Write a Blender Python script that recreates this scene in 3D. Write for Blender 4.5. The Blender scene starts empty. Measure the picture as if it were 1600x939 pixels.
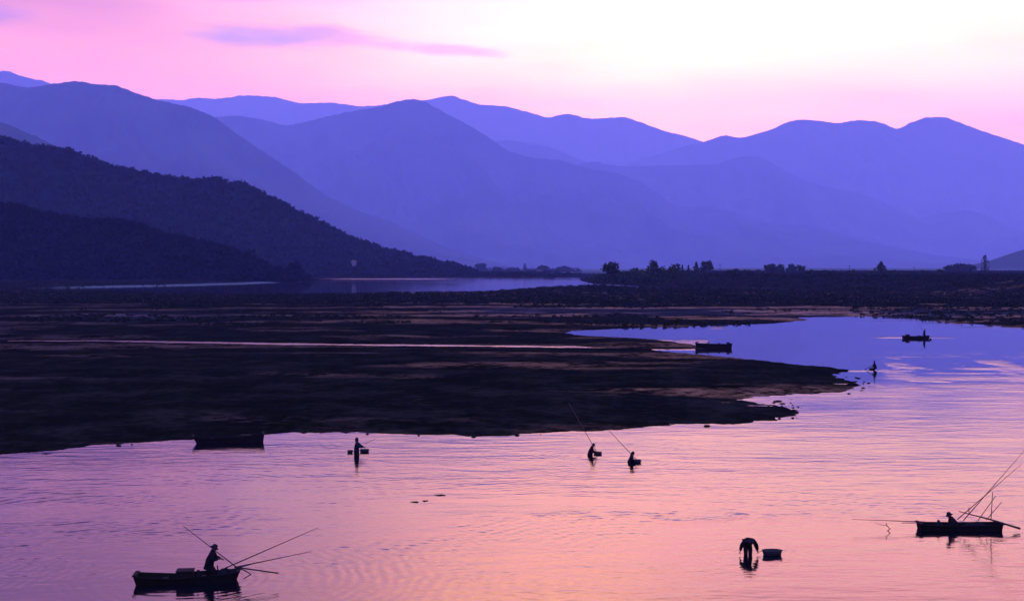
import bpy, math, random
import numpy as np
from mathutils import Vector, Matrix
R = math.radians
S = bpy.context.scene
COL = S.collection

# ------------------------------------------------------------------ camera
HC = 13.3                 # eye height above the river, from the sizes of boats and people
F = 2000.0                # focal length in pixels of the 1600 px wide photograph
HY = 417.0                # row of the horizon
TH = math.atan((469.5 - HY) / F)
cam_d = bpy.data.cameras.new('camera'); cam = bpy.data.objects.new('camera', cam_d); COL.objects.link(cam)
cam.location = (0, 0, HC); cam.rotation_euler = (math.pi/2 - TH, 0, 0)
cam_d.sensor_width = 36; cam_d.lens = 36 * F / 1600
cam_d.clip_start = 0.5; cam_d.clip_end = 90000
S.camera = cam
S.view_settings.view_transform = 'Standard'; S.view_settings.look = 'None'
S.view_settings.exposure = 0; S.view_settings.gamma = 1
S.render.engine = 'CYCLES'
S.cycles.max_bounces = 6; S.cycles.volume_bounces = 2; S.cycles.diffuse_bounces = 2; S.cycles.glossy_bounces = 3
S.cycles.use_denoising = True
S.cycles.sample_clamp_indirect = 6

def ray(px, py):
    a = (px - 800) / F; b = (469.5 - py) / F
    return Vector((a, math.cos(TH) + b*math.sin(TH), -math.sin(TH) + b*math.cos(TH)))
def at(px, py, z=0.0):
    d = ray(px, py); t = (z - HC) / d.z
    return Vector((0, 0, HC)) + d*t
def atY(px, py, Y):
    d = ray(px, py); t = Y / d.y
    return Vector((0, 0, HC)) + d*t
def ground_np(px, py):
    a = (px - 800) / F; b = (469.5 - py) / F
    dz = -math.sin(TH) + b*math.cos(TH); dy = math.cos(TH) + b*math.sin(TH)
    t = -HC / dz
    return a*t, dy*t

# ------------------------------------------------------------------ sky
W = bpy.data.worlds.new('World'); S.world = W; W.use_nodes = True
nt = W.node_tree; nt.nodes.clear()
def nd(tree, typ, **kw):
    n = tree.nodes.new(typ)
    for k, v in kw.items(): setattr(n, k, v)
    return n
def mth(tree, op, a, b=None, c=None, clamp=False):
    n = nd(tree, 'ShaderNodeMath', operation=op, use_clamp=clamp)
    for i, v in enumerate((a, b, c)):
        if v is None: continue
        if isinstance(v, (int, float)): n.inputs[i].default_value = v
        else: tree.links.new(v, n.inputs[i])
    return n.outputs[0]
def mixc(tree, f, a, b, mode='MIX'):
    n = nd(tree, 'ShaderNodeMix', data_type='RGBA', blend_type=mode, clamp_factor=True)
    for i, v in ((0, f), (6, a), (7, b)):
        if isinstance(v, (int, float)): n.inputs[i].default_value = v
        elif isinstance(v, tuple): n.inputs[i].default_value = (*v, 1)
        else: tree.links.new(v, n.inputs[i])
    return n.outputs[2]
def smooth(tree, v, a, b):
    n = nd(tree, 'ShaderNodeMapRange', interpolation_type='SMOOTHSTEP')
    tree.links.new(v, n.inputs[0]); n.inputs[1].default_value = a; n.inputs[2].default_value = b
    return n.outputs[0]
def ramp(tree, v, stops, lo, hi, K=4.0):
    """colour ramp over v in [lo, hi]; colours may exceed 1"""
    m = nd(tree, 'ShaderNodeMapRange'); tree.links.new(v, m.inputs[0])
    m.inputs[1].default_value = lo; m.inputs[2].default_value = hi
    r = nd(tree, 'ShaderNodeValToRGB'); tree.links.new(m.outputs[0], r.inputs[0])
    e = r.color_ramp.elements
    while len(e) > 1: e.remove(e[-1])
    for i, (p, c) in enumerate(stops):
        q = (p - lo) / (hi - lo)
        if i == 0: e[0].position = q; el_ = e[0]
        else: el_ = e.new(q)
        el_.color = (c[0]/K, c[1]/K, c[2]/K, 1)
    s = nd(tree, 'ShaderNodeVectorMath', operation='SCALE'); tree.links.new(r.outputs[0], s.inputs[0]); s.inputs[3].default_value = K
    return s.outputs[0]
tc = nd(nt, 'ShaderNodeTexCoord')
sp = nd(nt, 'ShaderNodeSeparateXYZ'); nt.links.new(tc.outputs['Generated'], sp.inputs[0])
X_, Y_, Z_ = sp.outputs
el = mth(nt, 'MULTIPLY', mth(nt, 'ARCSINE', Z_), 57.29578)
az = mth(nt, 'MULTIPLY', mth(nt, 'ARCTAN2', X_, Y_), 57.29578)
# slow unevenness so the bands of colour are not ruled lines
mp = nd(nt, 'ShaderNodeMapping'); nt.links.new(tc.outputs['Generated'], mp.inputs[0]); mp.inputs['Scale'].default_value = (5, 5, 22)
nz = nd(nt, 'ShaderNodeTexNoise'); nt.links.new(mp.outputs[0], nz.inputs[0]); nz.inputs['Scale'].default_value = 1.0; nz.inputs['Detail'].default_value = 4
elw = mth(nt, 'ADD', el, mth(nt, 'MULTIPLY', mth(nt, 'SUBTRACT', nz.outputs[0], 0.5), 3.0))
azw = mth(nt, 'ADD', az, mth(nt, 'MULTIPLY', mth(nt, 'SUBTRACT', nz.outputs[0], 0.5), 9.0))
SKY_LEFT = [(-2, (.10, .05, .05)), (0, (1.2, .36, .05)), (6.5, (1.35, .42, .01)), (9, (1.3, .40, .01)), (10.6, (.92, .26, .04)), (12.6, (.68, .20, .18)), (15, (.64, .22, .55)), (22, (.60, .30, .9)), (40, (.60, .56, 2.2)), (90, (.66, .74, 3.3))]
SKY_RIGHT = [(-2, (.10, .05, .05)), (0, (1.5, .52, .05)), (6, (1.5, .62, .04)), (7.4, (1.7, .86, .05)), (8.8, (2.4, 1.18, .25)), (10.4, (3.1, 1.5, .75)), (12.6, (3.5, 1.20, 1.6)), (15.5, (3.2, 1.15, 1.15)), (22, (1.5, .62, .85)), (38, (.68, .58, 2.2)), (90, (.66, .74, 3.3))]
cl = ramp(nt, elw, SKY_LEFT, -2, 90); cr = ramp(nt, elw, SKY_RIGHT, -2, 90)
fr = smooth(nt, mth(nt, 'ADD', azw, mth(nt, 'MULTIPLY', mth(nt, 'SUBTRACT', elw, 8.6), 0.7)), -19.0, 9.0)
front = mixc(nt, fr, cl, cr)
# the sky behind the viewer: dusk blue
back = ramp(nt, elw, [(-2, (.05, .05, .08)), (0, (.55, .42, 1.2)), (15, (.55, .48, 1.8)), (45, (.62, .64, 3.2)), (90, (.66, .74, 3.3))], -2, 90)
fb = smooth(nt, mth(nt, 'ABSOLUTE', az), 38.0, 90.0)
sky_c = mixc(nt, fb, front, back)
# clouds: long lilac banks, upper left; the last patch is an added glow
def cloud(tree, caz, cel, wa, we, soft, amt, colr, base, tilt=0.0):
    u = mth(tree, 'DIVIDE', mth(tree, 'SUBTRACT', az, caz), wa)
    v = mth(tree, 'DIVIDE', mth(tree, 'SUBTRACT', mth(tree, 'SUBTRACT', el, cel), mth(tree, 'MULTIPLY', mth(tree, 'SUBTRACT', az, caz), tilt)), we)
    r2 = mth(tree, 'ADD', mth(tree, 'MULTIPLY', u, u), mth(tree, 'MULTIPLY', v, v))
    m2 = nd(tree, 'ShaderNodeMapping'); tree.links.new(tc.outputs['Generated'], m2.inputs[0]); m2.inputs['Scale'].default_value = (22, 22, 95); m2.inputs['Location'].default_value = (caz, cel, 0)
    n2 = nd(tree, 'ShaderNodeTexNoise'); tree.links.new(m2.outputs[0], n2.inputs[0]); n2.inputs['Scale'].default_value = 1; n2.inputs['Detail'].default_value = 6; n2.inputs['Roughness'].default_value = .6
    d = mth(tree, 'ADD', mth(tree, 'SUBTRACT', 1.0, r2), mth(tree, 'MULTIPLY', mth(tree, 'SUBTRACT', n2.outputs[0], .5), 1.8))
    f = mth(tree, 'MULTIPLY', smooth(tree, d, 0.0, soft), amt)
    return mixc(tree, f, base, colr)
sky_c = cloud(nt, -9.8, 10.0, 5.3, .66, 1.1, .95, (.58, .31, .62), sky_c)
sky_c = cloud(nt, -3.4, 9.6, 3.6, .36, 1.1, .75, (.95, .44, .80), sky_c, -.07)
sky_c = cloud(nt, -18.0, 11.9, 5.5, .50, 1.2, .8, (.42, .19, .50), sky_c)
sky_c = cloud(nt, -13.0, 11.6, 4.0, .40, 1.2, .6, (.60, .28, .60), sky_c)
sky_c = cloud(nt, -22.5, 10.3, 3.0, .6, 1.2, .7, (.42, .18, .44), sky_c)
sky_c = cloud(nt, 3.5, 7.2, 5.0, .35, 1.6, .45, (1.25, .56, .5), sky_c)
sky_c = cloud(nt, -12.0, 14.4, 9.0, .8, 1.5, .5, (.60, .26, .8), sky_c)
sky_c = cloud(nt, 1.5, 16.0, 10.5, 4.0, 1.8, .85, (6.2, 2.7, .7), sky_c)  # peach glow added above the view to warm the water's reflection
m3 = nd(nt, 'ShaderNodeMapping'); nt.links.new(tc.outputs['Generated'], m3.inputs[0]); m3.inputs['Scale'].default_value = (9, 9, 75); m3.inputs['Rotation'].default_value = (0, .05, 0)
n5 = nd(nt, 'ShaderNodeTexNoise'); nt.links.new(m3.outputs[0], n5.inputs[0]); n5.inputs['Scale'].default_value = 1; n5.inputs['Detail'].default_value = 7; n5.inputs['Roughness'].default_value = .62
sc_ = nd(nt, 'ShaderNodeVectorMath', operation='SCALE'); nt.links.new(sky_c, sc_.inputs[0]); nt.links.new(mth(nt, 'ADD', .80, mth(nt, 'MULTIPLY', n5.outputs[0], .40)), sc_.inputs[3]); sky_c = sc_.outputs[0]
bgA = nd(nt, 'ShaderNodeBackground'); nt.links.new(sky_c, bgA.inputs[0]); bgA.inputs[1].default_value = 1.0
ns = nd(nt, 'ShaderNodeTexSky', sky_type='NISHITA', sun_disc=False)
SUN_EL, SUN_AZ = R(11), R(5)
ns.sun_elevation = R(1.5); ns.sun_rotation = SUN_AZ
bgB = nd(nt, 'ShaderNodeBackground'); nt.links.new(ns.outputs[0], bgB.inputs[0]); bgB.inputs[1].default_value = 0.05
ad = nd(nt, 'ShaderNodeAddShader'); nt.links.new(bgA.outputs[0], ad.inputs[0]); nt.links.new(bgB.outputs[0], ad.inputs[1])
wo = nd(nt, 'ShaderNodeOutputWorld'); nt.links.new(ad.outputs[0], wo.inputs[0])
W.cycles.sampling_method = 'MANUAL'; W.cycles.sample_map_resolution = 1024
# the last glow of the sun, already spread wide by the thin cloud it stands behind
sun_d = bpy.data.lights.new('sun', 'SUN'); sun = bpy.data.objects.new('sun', sun_d); COL.objects.link(sun)
sun_d.energy = 0.06; sun_d.angle = R(34); sun_d.color = (1.0, .68, .60)
sdir = Vector((math.sin(SUN_AZ)*math.cos(SUN_EL), math.cos(SUN_AZ)*math.cos(SUN_EL), math.sin(SUN_EL)))
sun.rotation_euler = sdir.to_track_quat('Z', 'Y').to_euler()

HAZE_DENSITY = 1/17500.0
HAZE_COLOR = (.36, .42, 1.0)

# ------------------------------------------------------------------ helpers
rng = np.random.default_rng(7); random.seed(7)
def mesh_np(name, V, Fc, smooth_=False):
    me = bpy.data.meshes.new(name)
    V = np.asarray(V, dtype=np.float32); Fc = np.asarray(Fc, dtype=np.int32); k = Fc.shape[1]
    me.vertices.add(len(V)); me.vertices.foreach_set('co', V.ravel())
    me.loops.add(Fc.size); me.loops.foreach_set('vertex_index', Fc.ravel())
    me.polygons.add(len(Fc)); me.polygons.foreach_set('loop_start', np.arange(0, Fc.size, k, dtype=np.int32))
    me.update(calc_edges=True)
    if smooth_: me.polygons.foreach_set('use_smooth', np.ones(len(Fc), dtype=bool))
    return me
def link(name, me, mat, parent=None):
    o = bpy.data.objects.new(name, me); COL.objects.link(o)
    if mat is not None: me.materials.append(mat)
    if parent is not None: o.parent = parent
    return o
def tag(o, label=None, cat=None, group=None, kind=None):
    if label: o['label'] = label
    if cat: o['category'] = cat
    if group: o['group'] = group
    if kind: o['kind'] = kind
    return o
def empty(name, loc, rz=0):
    o = bpy.data.objects.new(name, None); COL.objects.link(o); o.location = loc; o.rotation_euler = (0, 0, rz); o.empty_display_size = .2
    return o
class MB:
    def __init__(s): s.v = []; s.f = []; s.sm = False
    def add(s, vs, fs):
        b = len(s.v); s.v += [tuple(v) for v in vs]; s.f += [tuple(i + b for i in f) for f in fs]
    def box(s, c, d, rz=0, rx=0, ry=0, taper=1.0):
        M = Matrix.Rotation(rz, 3, 'Z') @ Matrix.Rotation(rx, 3, 'X') @ Matrix.Rotation(ry, 3, 'Y')
        vs = []
        for z in (-1, 1):
            t = taper if z > 0 else 1
            for x, y in ((-1, -1), (1, -1), (1, 1), (-1, 1)):
                vs.append(Vector(c) + M @ Vector((x*d[0]/2*t, y*d[1]/2*t, z*d[2]/2)))
        s.add(vs, [(0, 3, 2, 1), (4, 5, 6, 7), (0, 1, 5, 4), (1, 2, 6, 5), (2, 3, 7, 6), (3, 0, 4, 7)])
    def tube(s, pts, rad, n=7):
        pts = [Vector(p) for p in pts]
        if isinstance(rad, (int, float)): rad = [rad]*len(pts)
        rings = []
        for i, p in enumerate(pts):
            d = (pts[min(i+1, len(pts)-1)] - pts[max(i-1, 0)]).normalized()
            a = d.orthogonal().normalized() if i == 0 else (rings_a - d*rings_a.dot(d)).normalized()
            rings_a = a; b = d.cross(a)
            rings.append([p + (a*math.cos(2*math.pi*k/n) + b*math.sin(2*math.pi*k/n))*rad[i] for k in range(n)])
        vs = [v for r in rings for v in r]; fs = []
        for i in range(len(pts)-1):
            for k in range(n): fs.append((i*n+k, i*n+(k+1) % n, (i+1)*n+(k+1) % n, (i+1)*n+k))
        fs.append(tuple(range(n))[::-1]); fs.append(tuple((len(pts)-1)*n+k for k in range(n)))
        s.add(vs, fs)
    def lathe(s, prof, c=(0, 0, 0), n=18, sx=1, sy=1, M=None):
        vs = []
        for r, z in prof:
            for k in range(n):
                v = Vector((r*sx*math.cos(2*math.pi*k/n), r*sy*math.sin(2*math.pi*k/n), z))
                if M is not None: v = M @ v
                vs.append(v + Vector(c))
        fs = []
        for i in range(len(prof)-1):
            for k in range(n): fs.append((i*n+k, i*n+(k+1) % n, (i+1)*n+(k+1) % n, (i+1)*n+k))
        fs.append(tuple(range(n))[::-1]); fs.append(tuple((len(prof)-1)*n+k for k in range(n)))
        s.add(vs, fs)
    def build(s, name, mat, parent=None, sm=False):
        me = bpy.data.meshes.new(name); me.from_pydata(s.v, [], s.f); me.update()
        if sm: me.polygons.foreach_set('use_smooth', [True]*len(me.polygons))
        return link(name, me, mat, parent)

# numpy gradient noise
_P = rng.permutation(512); _P = np.concatenate([_P, _P, _P]); _G = rng.uniform(0, 2*np.pi, 512); _GX, _GY = np.cos(_G), np.sin(_G)
def pnoise(x, y):
    xi = np.floor(x).astype(np.int64); yi = np.floor(y).astype(np.int64); fx = x - xi; fy = y - yi
    u = fx*fx*fx*(fx*(fx*6-15)+10); v = fy*fy*fy*(fy*(fy*6-15)+10)
    def g(ix, iy, dx, dy):
        h = _P[(_P[ix & 511] + iy) & 511]
        return _GX[h]*dx + _GY[h]*dy
    a = g(xi, yi, fx, fy); b = g(xi+1, yi, fx-1, fy); c = g(xi, yi+1, fx, fy-1); d = g(xi+1, yi+1, fx-1, fy-1)
    return ((a*(1-u)+b*u)*(1-v) + (c*(1-u)+d*u)*v)*1.5
def fbm(x, y, o=4, r=.5):
    s = 0; a = 1
    for i in range(o): s = s + a*pnoise(x + 17.3*i, y - 9.1*i); x = x*2.03; y = y*2.03; a *= r
    return s

# ------------------------------------------------------------------ materials
def mat(name, col, rough=.9, spec=.2, noise=None, col2=None, bump=0, bscale=5, metal=0):
    m = bpy.data.materials.new(name); m.use_nodes = True; t = m.node_tree; b = t.nodes['Principled BSDF']
    b.inputs['Roughness'].default_value = rough; b.inputs['Specular IOR Level'].default_value = spec; b.inputs['Metallic'].default_value = metal
    b.inputs['Base Color'].default_value = (*col, 1)
    if noise:
        g = nd(t, 'ShaderNodeNewGeometry'); n = nd(t, 'ShaderNodeTexNoise'); t.links.new(g.outputs['Position'], n.inputs[0])
        n.inputs['Scale'].default_value = noise; n.inputs['Detail'].default_value = 5; n.inputs['Roughness'].default_value = .65
        f = smooth(t, n.outputs[0], .35, .68)
        t.links.new(mixc(t, f, col, col2 or tuple(c*.5 for c in col)), b.inputs['Base Color'])
    if bump:
        g2 = nd(t, 'ShaderNodeTexCoord'); n = nd(t, 'ShaderNodeTexNoise'); t.links.new(g2.outputs['Object'], n.inputs[0])
        n.inputs['Scale'].default_value = bscale; n.inputs['Detail'].default_value = 6
        bp = nd(t, 'ShaderNodeBump'); bp.inputs['Distance'].default_value = bump; bp.inputs['Strength'].default_value = 1
        t.links.new(n.outputs[0], bp.inputs['Height']); t.links.new(bp.outputs[0], b.inputs['Normal'])
    return m
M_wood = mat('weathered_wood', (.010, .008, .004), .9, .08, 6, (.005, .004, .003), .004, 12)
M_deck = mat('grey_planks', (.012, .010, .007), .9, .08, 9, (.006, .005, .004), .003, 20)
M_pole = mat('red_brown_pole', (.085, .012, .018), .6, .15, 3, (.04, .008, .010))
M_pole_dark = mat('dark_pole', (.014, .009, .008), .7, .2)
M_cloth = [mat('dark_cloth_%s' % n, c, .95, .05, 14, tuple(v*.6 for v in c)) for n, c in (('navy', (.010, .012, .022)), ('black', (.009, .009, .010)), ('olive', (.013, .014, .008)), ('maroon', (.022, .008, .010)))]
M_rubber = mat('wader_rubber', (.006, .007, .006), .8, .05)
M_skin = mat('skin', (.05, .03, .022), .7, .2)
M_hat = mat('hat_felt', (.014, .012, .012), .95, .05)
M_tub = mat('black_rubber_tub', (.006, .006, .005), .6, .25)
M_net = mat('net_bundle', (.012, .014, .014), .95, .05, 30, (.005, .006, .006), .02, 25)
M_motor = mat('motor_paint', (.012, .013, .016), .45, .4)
M_leaf = mat('dark_leaves', (.030, .042, .016), .9, .05, .25, (.016, .026, .010))
M_leaf_far = mat('far_leaves', (.026, .040, .018), .95, .0, .1, (.014, .024, .012))
M_trunk = mat('bark', (.030, .022, .016), .95, .05)
M_house = mat('pale_plaster', (.20, .19, .19), .9, .1, .6, (.14, .14, .13))
M_roof = mat('roof_tiles', (.10, .06, .05), .9, .1)
M_glass = mat('window_glass', (.02, .025, .03), .15, .5)
M_scrub = mat('scrub', (.016, .020, .009), .95, .0, .15, (.008, .010, .005))
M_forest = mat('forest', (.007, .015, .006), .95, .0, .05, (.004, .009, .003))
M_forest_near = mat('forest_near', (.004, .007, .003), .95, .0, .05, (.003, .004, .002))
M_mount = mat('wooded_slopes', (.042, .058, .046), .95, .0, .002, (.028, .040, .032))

# ------------------------------------------------------------------ ground and water sheets (denser where the picture needs it)
def poly(pts):
    P = np.array(pts, float); x, y = ground_np(P[:, 0], P[:, 1]); return np.stack([x, y], 1)
BAR = poly([(-900,800),(-500,760),(0,710),(60,705.5),(150,697),(250,689),(300,686),(415,677),(480,674),(560,676),(650,679),(740,682),(800,681),(860,676),(930,673),(1000,668),(1080,663),(1150,662),(1200,657),(1243,650),(1246,645),(1225,638),(1195,631),(1165,624.5),(1185,620),(1230,617),(1262,614.5),(1310,612.5),(1340,607),(1334,601),(1316,594),(1304,588),(1322,580.5),(1318,577),(1290,573),(1240,569),(1180,562),(1120,556),(1050,550),(1000,544.3),(935,543),(900,543.2),(700,541),(500,539),(300,536),(150,533.2),(40,533),(-100,530),(-900,528)])
FLATS = poly([(-900,527),(40,532),(150,531.5),(300,534),(500,537),(700,539),(900,541),(930,543.2),(1000,545.2),(1040,546.2),(1100,545),(1106,543),(1085,539),(1060,534.5),(1020,530.5),(980,527.5),(920,525),(882,520.5),(900,517),(960,514),(1020,511.5),(1100,509),(1180,507),(1240,503),(1262,498.5),(1240,496.5),(1262,495.8),(1300,495.5),(1340,494.2),(1400,496),(1440,500),(1500,505),(1600,512),(1700,519),(2500,560),(2500,440),(1700,446),(1400,450),(1280,455),(1200,454),(1100,452),(1000,450),(940,446.5),(880,447),(840,449.5),(800,452.5),(740,457),(620,457.5),(560,460),(380,461.5),(250,458.5),(0,455),(-900,455)])
DYKE = poly([(910,440),(925,443),(1000,447.2),(1100,448.7),(1200,450),(1275,452.5),(1320,455),(1450,460),(1700,468),(2500,480),(2500,418.2),(1000,418.2),(905,432),(905,437)])
FARSH = poly([(-900,418.2),(2500,418.2),(2500,428),(912,434),(860,434.2),(800,433.6),(740,433.6),(700,432.8),(650,433.2),(600,434),(520,434.6),(485,436),(440,436),(-900,436)])
HILLF = poly([(-900,418.2),(478,419),(497,437.6),(480,440),(400,443.6),(300,446.6),(200,448.6),(100,450.5),(0,451.8),(-900,454)])
def sdist(px_, py_, P):
    out = np.full(px_.shape, 1e18); inside = np.zeros(px_.shape, bool)
    n = len(P)
    for i in range(n):
        ax, ay = P[i]; bx, by = P[(i+1) % n]; dx, dy = bx-ax, by-ay
        t = np.clip(((px_-ax)*dx + (py_-ay)*dy)/(dx*dx+dy*dy+1e-12), 0, 1)
        d = (px_-ax-t*dx)**2 + (py_-ay-t*dy)**2
        np.minimum(out, d, out)
        if ay != by:
            c = ((ay > py_) != (by > py_)) & (px_ < (bx-ax)*(py_-ay)/(by-ay)+ax); inside ^= c
    s = np.sqrt(out); return np.where(inside, s, -s)
def ss(x, a, b):
    t = np.clip((x-a)/(b-a), 0, 1); return t*t*(3-2*t)
# shallow pools standing on the flats: x, y, half-width, half-height in picture units
POOLS = [(1095,477.8,34,.9),(1155,492.6,9,.7),(1240,479,30,.35),(800,516.6,24,.9),(950,493,14,.45),(905,492.6,10,.4),(985,465.5,24,.9),(1030,468.5,30,.8),(1120,512,9,.4),
         (1305,600,20,1.0),(1185,634,26,1.0),(1160,640,14,1.0),(1118,629,30,.9),(1040,629.5,46,.9),(760,484.5,30,.5),(170,527.5,20,.5),(90,530,24,.5),(130,528.5,26,.45),(600,485,36,.4),(470,486,20,.4)]
ISLES = [(1215,627,8,.8),(1238,641,9,.7),(1222,631,6,.6),(1349,606,4,.5),(1341,591,5,.5),(1146,651.5,6,.5),(1112,544,2.5,.35),(1118,545,2,.3),(560,438.6,40,.28),(660,438.9,34,.3),(735,436.3,60,.42),(870,436.6,46,.5),(705,445,14,.3),(846,441.5,20,.25)]
_ri = random.Random(5)
for _ in range(26): ISLES.append((_ri.gauss(1228, 16), _ri.gauss(637, 7), _ri.uniform(1, 4.5), _ri.uniform(.15, .36)))
for _ in range(22): ISLES.append((_ri.gauss(1334, 12), _ri.gauss(599, 7), _ri.uniform(1, 4), _ri.uniform(.14, .3)))
for _ in range(14): ISLES.append((_ri.uniform(60, 1150), 0, _ri.uniform(2, 6), _ri.uniform(.25, .5)))
ISLES = [(a, (np.interp(a, [0, 300, 480, 740, 860, 1150], [711, 687, 675.5, 683, 677.5, 663.5])) if b == 0 else b, c, d) for a, b, c, d in ISLES]
def height(gx, gy, qx, qy):
    """qx, qy: picture coordinates of the points, used only to lay out the pools and islets traced from it"""
    jag = fbm(gx/9, gy/9, 4)*1.1 + fbm(gx/1.7, gy/1.7, 4)*.42
    h = np.full(gx.shape, -2.0)
    def land(P, top, slope, jscale=1.0, off=0):
        s = sdist(gx, gy, P) + jag*jscale
        return np.where(s > 0, top*(1-np.exp(-s*slope/top)), np.maximum(s*.12, -2.0)) + off
    h = np.maximum(h, land(BAR, .55, .045, .85) + np.where(gx > 4, .03*fbm(gx/1.2, gy/2.5, 3), 0))
    fl = land(FLATS, .40, .06, .9); h = np.maximum(h, fl)
    h = np.maximum(h, land(HILLF, 2.2, .05, 1.2)); h = np.maximum(h, land(FARSH, 2.0, .05, 2.0))
    s = sdist(gx, gy, DYKE) + jag
    dk = np.where(s > 0, .4*(1-np.exp(-s*.1)) + 6.6*ss(s, 6, 80), np.maximum(s*.12, -2)); h = np.maximum(h, dk)
    low = (h > 0) & (h < 1.2)
    und = fbm(gx/26, gy/40, 4)*.16 + fbm(gx/5, gy/7, 3)*.035
    h = np.where(low, np.maximum(h + und*np.clip(h/.25, 0, 1), .03), h)
    for (a, b, c, d) in POOLS:
        e = 1 - ((qx-a)/c)**2 - ((qy-b)/d)**2 + fbm(gx/3, gy/5, 3)*.5
        h = np.where(e > 0, np.minimum(h, -.04 - .05*e), h)
    for (a, b, c, d) in ISLES:
        e = 1 - ((qx-a)/c)**2 - ((qy-b)/d)**2 + fbm(gx/2, gy/3, 3)*.5
        h = np.where((e > 0) & (h < .05), .10*np.minimum(e, 1)+.01, h)
    return h
def axis(segs):
    out = []
    for a, b, st in segs: out += list(np.arange(a, b, st))
    return np.array(out + [segs[-1][1]])
def sheet(xs, ys):
    Q = np.meshgrid(xs, ys); qx, qy = Q[0], Q[1]; gx, gy = ground_np(qx, qy)
    ny, nx = qx.shape; idx = np.arange(ny*nx).reshape(ny, nx)
    f = np.stack([idx[1:, :-1], idx[1:, 1:], idx[:-1, 1:], idx[:-1, :-1]], -1).reshape(-1, 4)
    return qx, qy, gx, gy, f
xs = axis([(-900, -60, 30), (-60, 1660, 2.6), (1660, 2500, 30)])
ys = axis([(417.7, 421, .2), (421, 428, .5), (428, 470, .3), (470, 720, .6), (720, 800, 8), (800, 1300, 50)])
qx, qy, gx, gy, Fg = sheet(xs, ys)
Hg = height(gx, gy, qx, qy)
me = mesh_np('ground', np.stack([gx, gy, Hg], -1).reshape(-1, 3), Fg, True)
# wetness of the mud: low ground and drifting bands
wet = (gy < 700)*(.12 + .5*np.exp(-((qy-490)/14)**2)*ss(qx, 600, 800) + .6*np.exp(-((qy-625)/18)**2)*ss(qx, 800, 1000)*ss(fbm(gx/5, gy/9, 4), -.25, .35))*np.clip(ss(fbm(gx/60, gy/22, 5), .10, .55)*.8, 0, 1)
pale = np.exp(-((qy-488-(qx-800)*.006)/7.5)**2)*ss(qx, 620, 800) + .8*np.exp(-((qy-497)/6)**2)*np.exp(-((qx-240)/130)**2) + .12*np.exp(-((qy-630)/10)**2)*ss(qx, 820, 1000)
pale = pale*(.45 + .55*ss(fbm(gx/14, gy/16, 5), -.35, .5))
beach = ss(Hg, 0, .1)*(1-ss(Hg, .55, .9))*(sdist(gx, gy, HILLF) > -1)*ss(qx, 30, 180)*(qy > 436)*(qy < 454)
band = .5*np.exp(-((qy-478)/26)**2)*ss(fbm(gx/40, gy/50, 4), -.1, .6)
pale = np.clip(pale + beach*1.0 + band*.16, 0, 1)*np.where((qy < 459) & (beach <= .02), 0, 1)
haze_or_beach = ss(gy, 1900, 2700)*(.65+.35*ss(fbm(gx/300, gy/900, 4), -.3, .4))  # haze brightness painted into the far plain's base colour
haze_or_beach = np.maximum(haze_or_beach, beach)
for nm, arr in (('wet', wet), ('pale', pale), ('haze_or_beach', haze_or_beach)):
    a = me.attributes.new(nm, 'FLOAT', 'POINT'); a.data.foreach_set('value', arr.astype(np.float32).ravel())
def attr(t, nm):
    n = nd(t, 'ShaderNodeAttribute'); n.attribute_name = nm; return n.outputs['Fac']
M_ground = bpy.data.materials.new('river_mud'); M_ground.use_nodes = True; t = M_ground.node_tree; b = t.nodes['Principled BSDF']
g = nd(t, 'ShaderNodeNewGeometry')
n1 = nd(t, 'ShaderNodeTexNoise'); t.links.new(g.outputs['Position'], n1.inputs[0]); n1.inputs['Scale'].default_value = .12; n1.inputs['Detail'].default_value = 8; n1.inputs['Roughness'].default_value = .7
n4 = nd(t, 'ShaderNodeTexNoise'); t.links.new(g.outputs['Position'], n4.inputs[0]); n4.inputs['Scale'].default_value = .9; n4.inputs['Detail'].default_value = 9; n4.inputs['Roughness'].default_value = .75
mixn = mth(t, 'ADD', mth(t, 'MULTIPLY', n1.outputs[0], .5), mth(t, 'MULTIPLY', n4.outputs[0], .5))
mud = mixc(t, smooth(t, mixn, .44, .62), (.0030, .0038, .0018), (.014, .0145, .0095))
sand = mixc(t, smooth(t, mixn, .40, .62), (.008, .009, .009), (.038, .039, .048))
t.links.new(mixc(t, attr(t, 'haze_or_beach'), mixc(t, attr(t, 'pale'), mud, sand), (.085, .11, .10)), b.inputs['Base Color'])
wetf = mth(t, 'MULTIPLY', attr(t, 'wet'), smooth(t, mixn, .46, .58))
b.inputs['Roughness'].default_value = .55
t.links.new(mth(t, 'MULTIPLY', wetf, .16), b.inputs['Specular IOR Level'])
n3 = nd(t, 'ShaderNodeTexNoise'); t.links.new(g.outputs['Position'], n3.inputs[0]); n3.inputs['Scale'].default_value = 1.2; n3.inputs['Detail'].default_value = 8
bp = nd(t, 'ShaderNodeBump'); bp.inputs['Distance'].default_value = .12; t.links.new(n3.outputs[0], bp.inputs['Height']); t.links.new(bp.outputs[0], b.inputs['Normal'])
tag(link('ground', me, M_ground), kind='structure')

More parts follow.
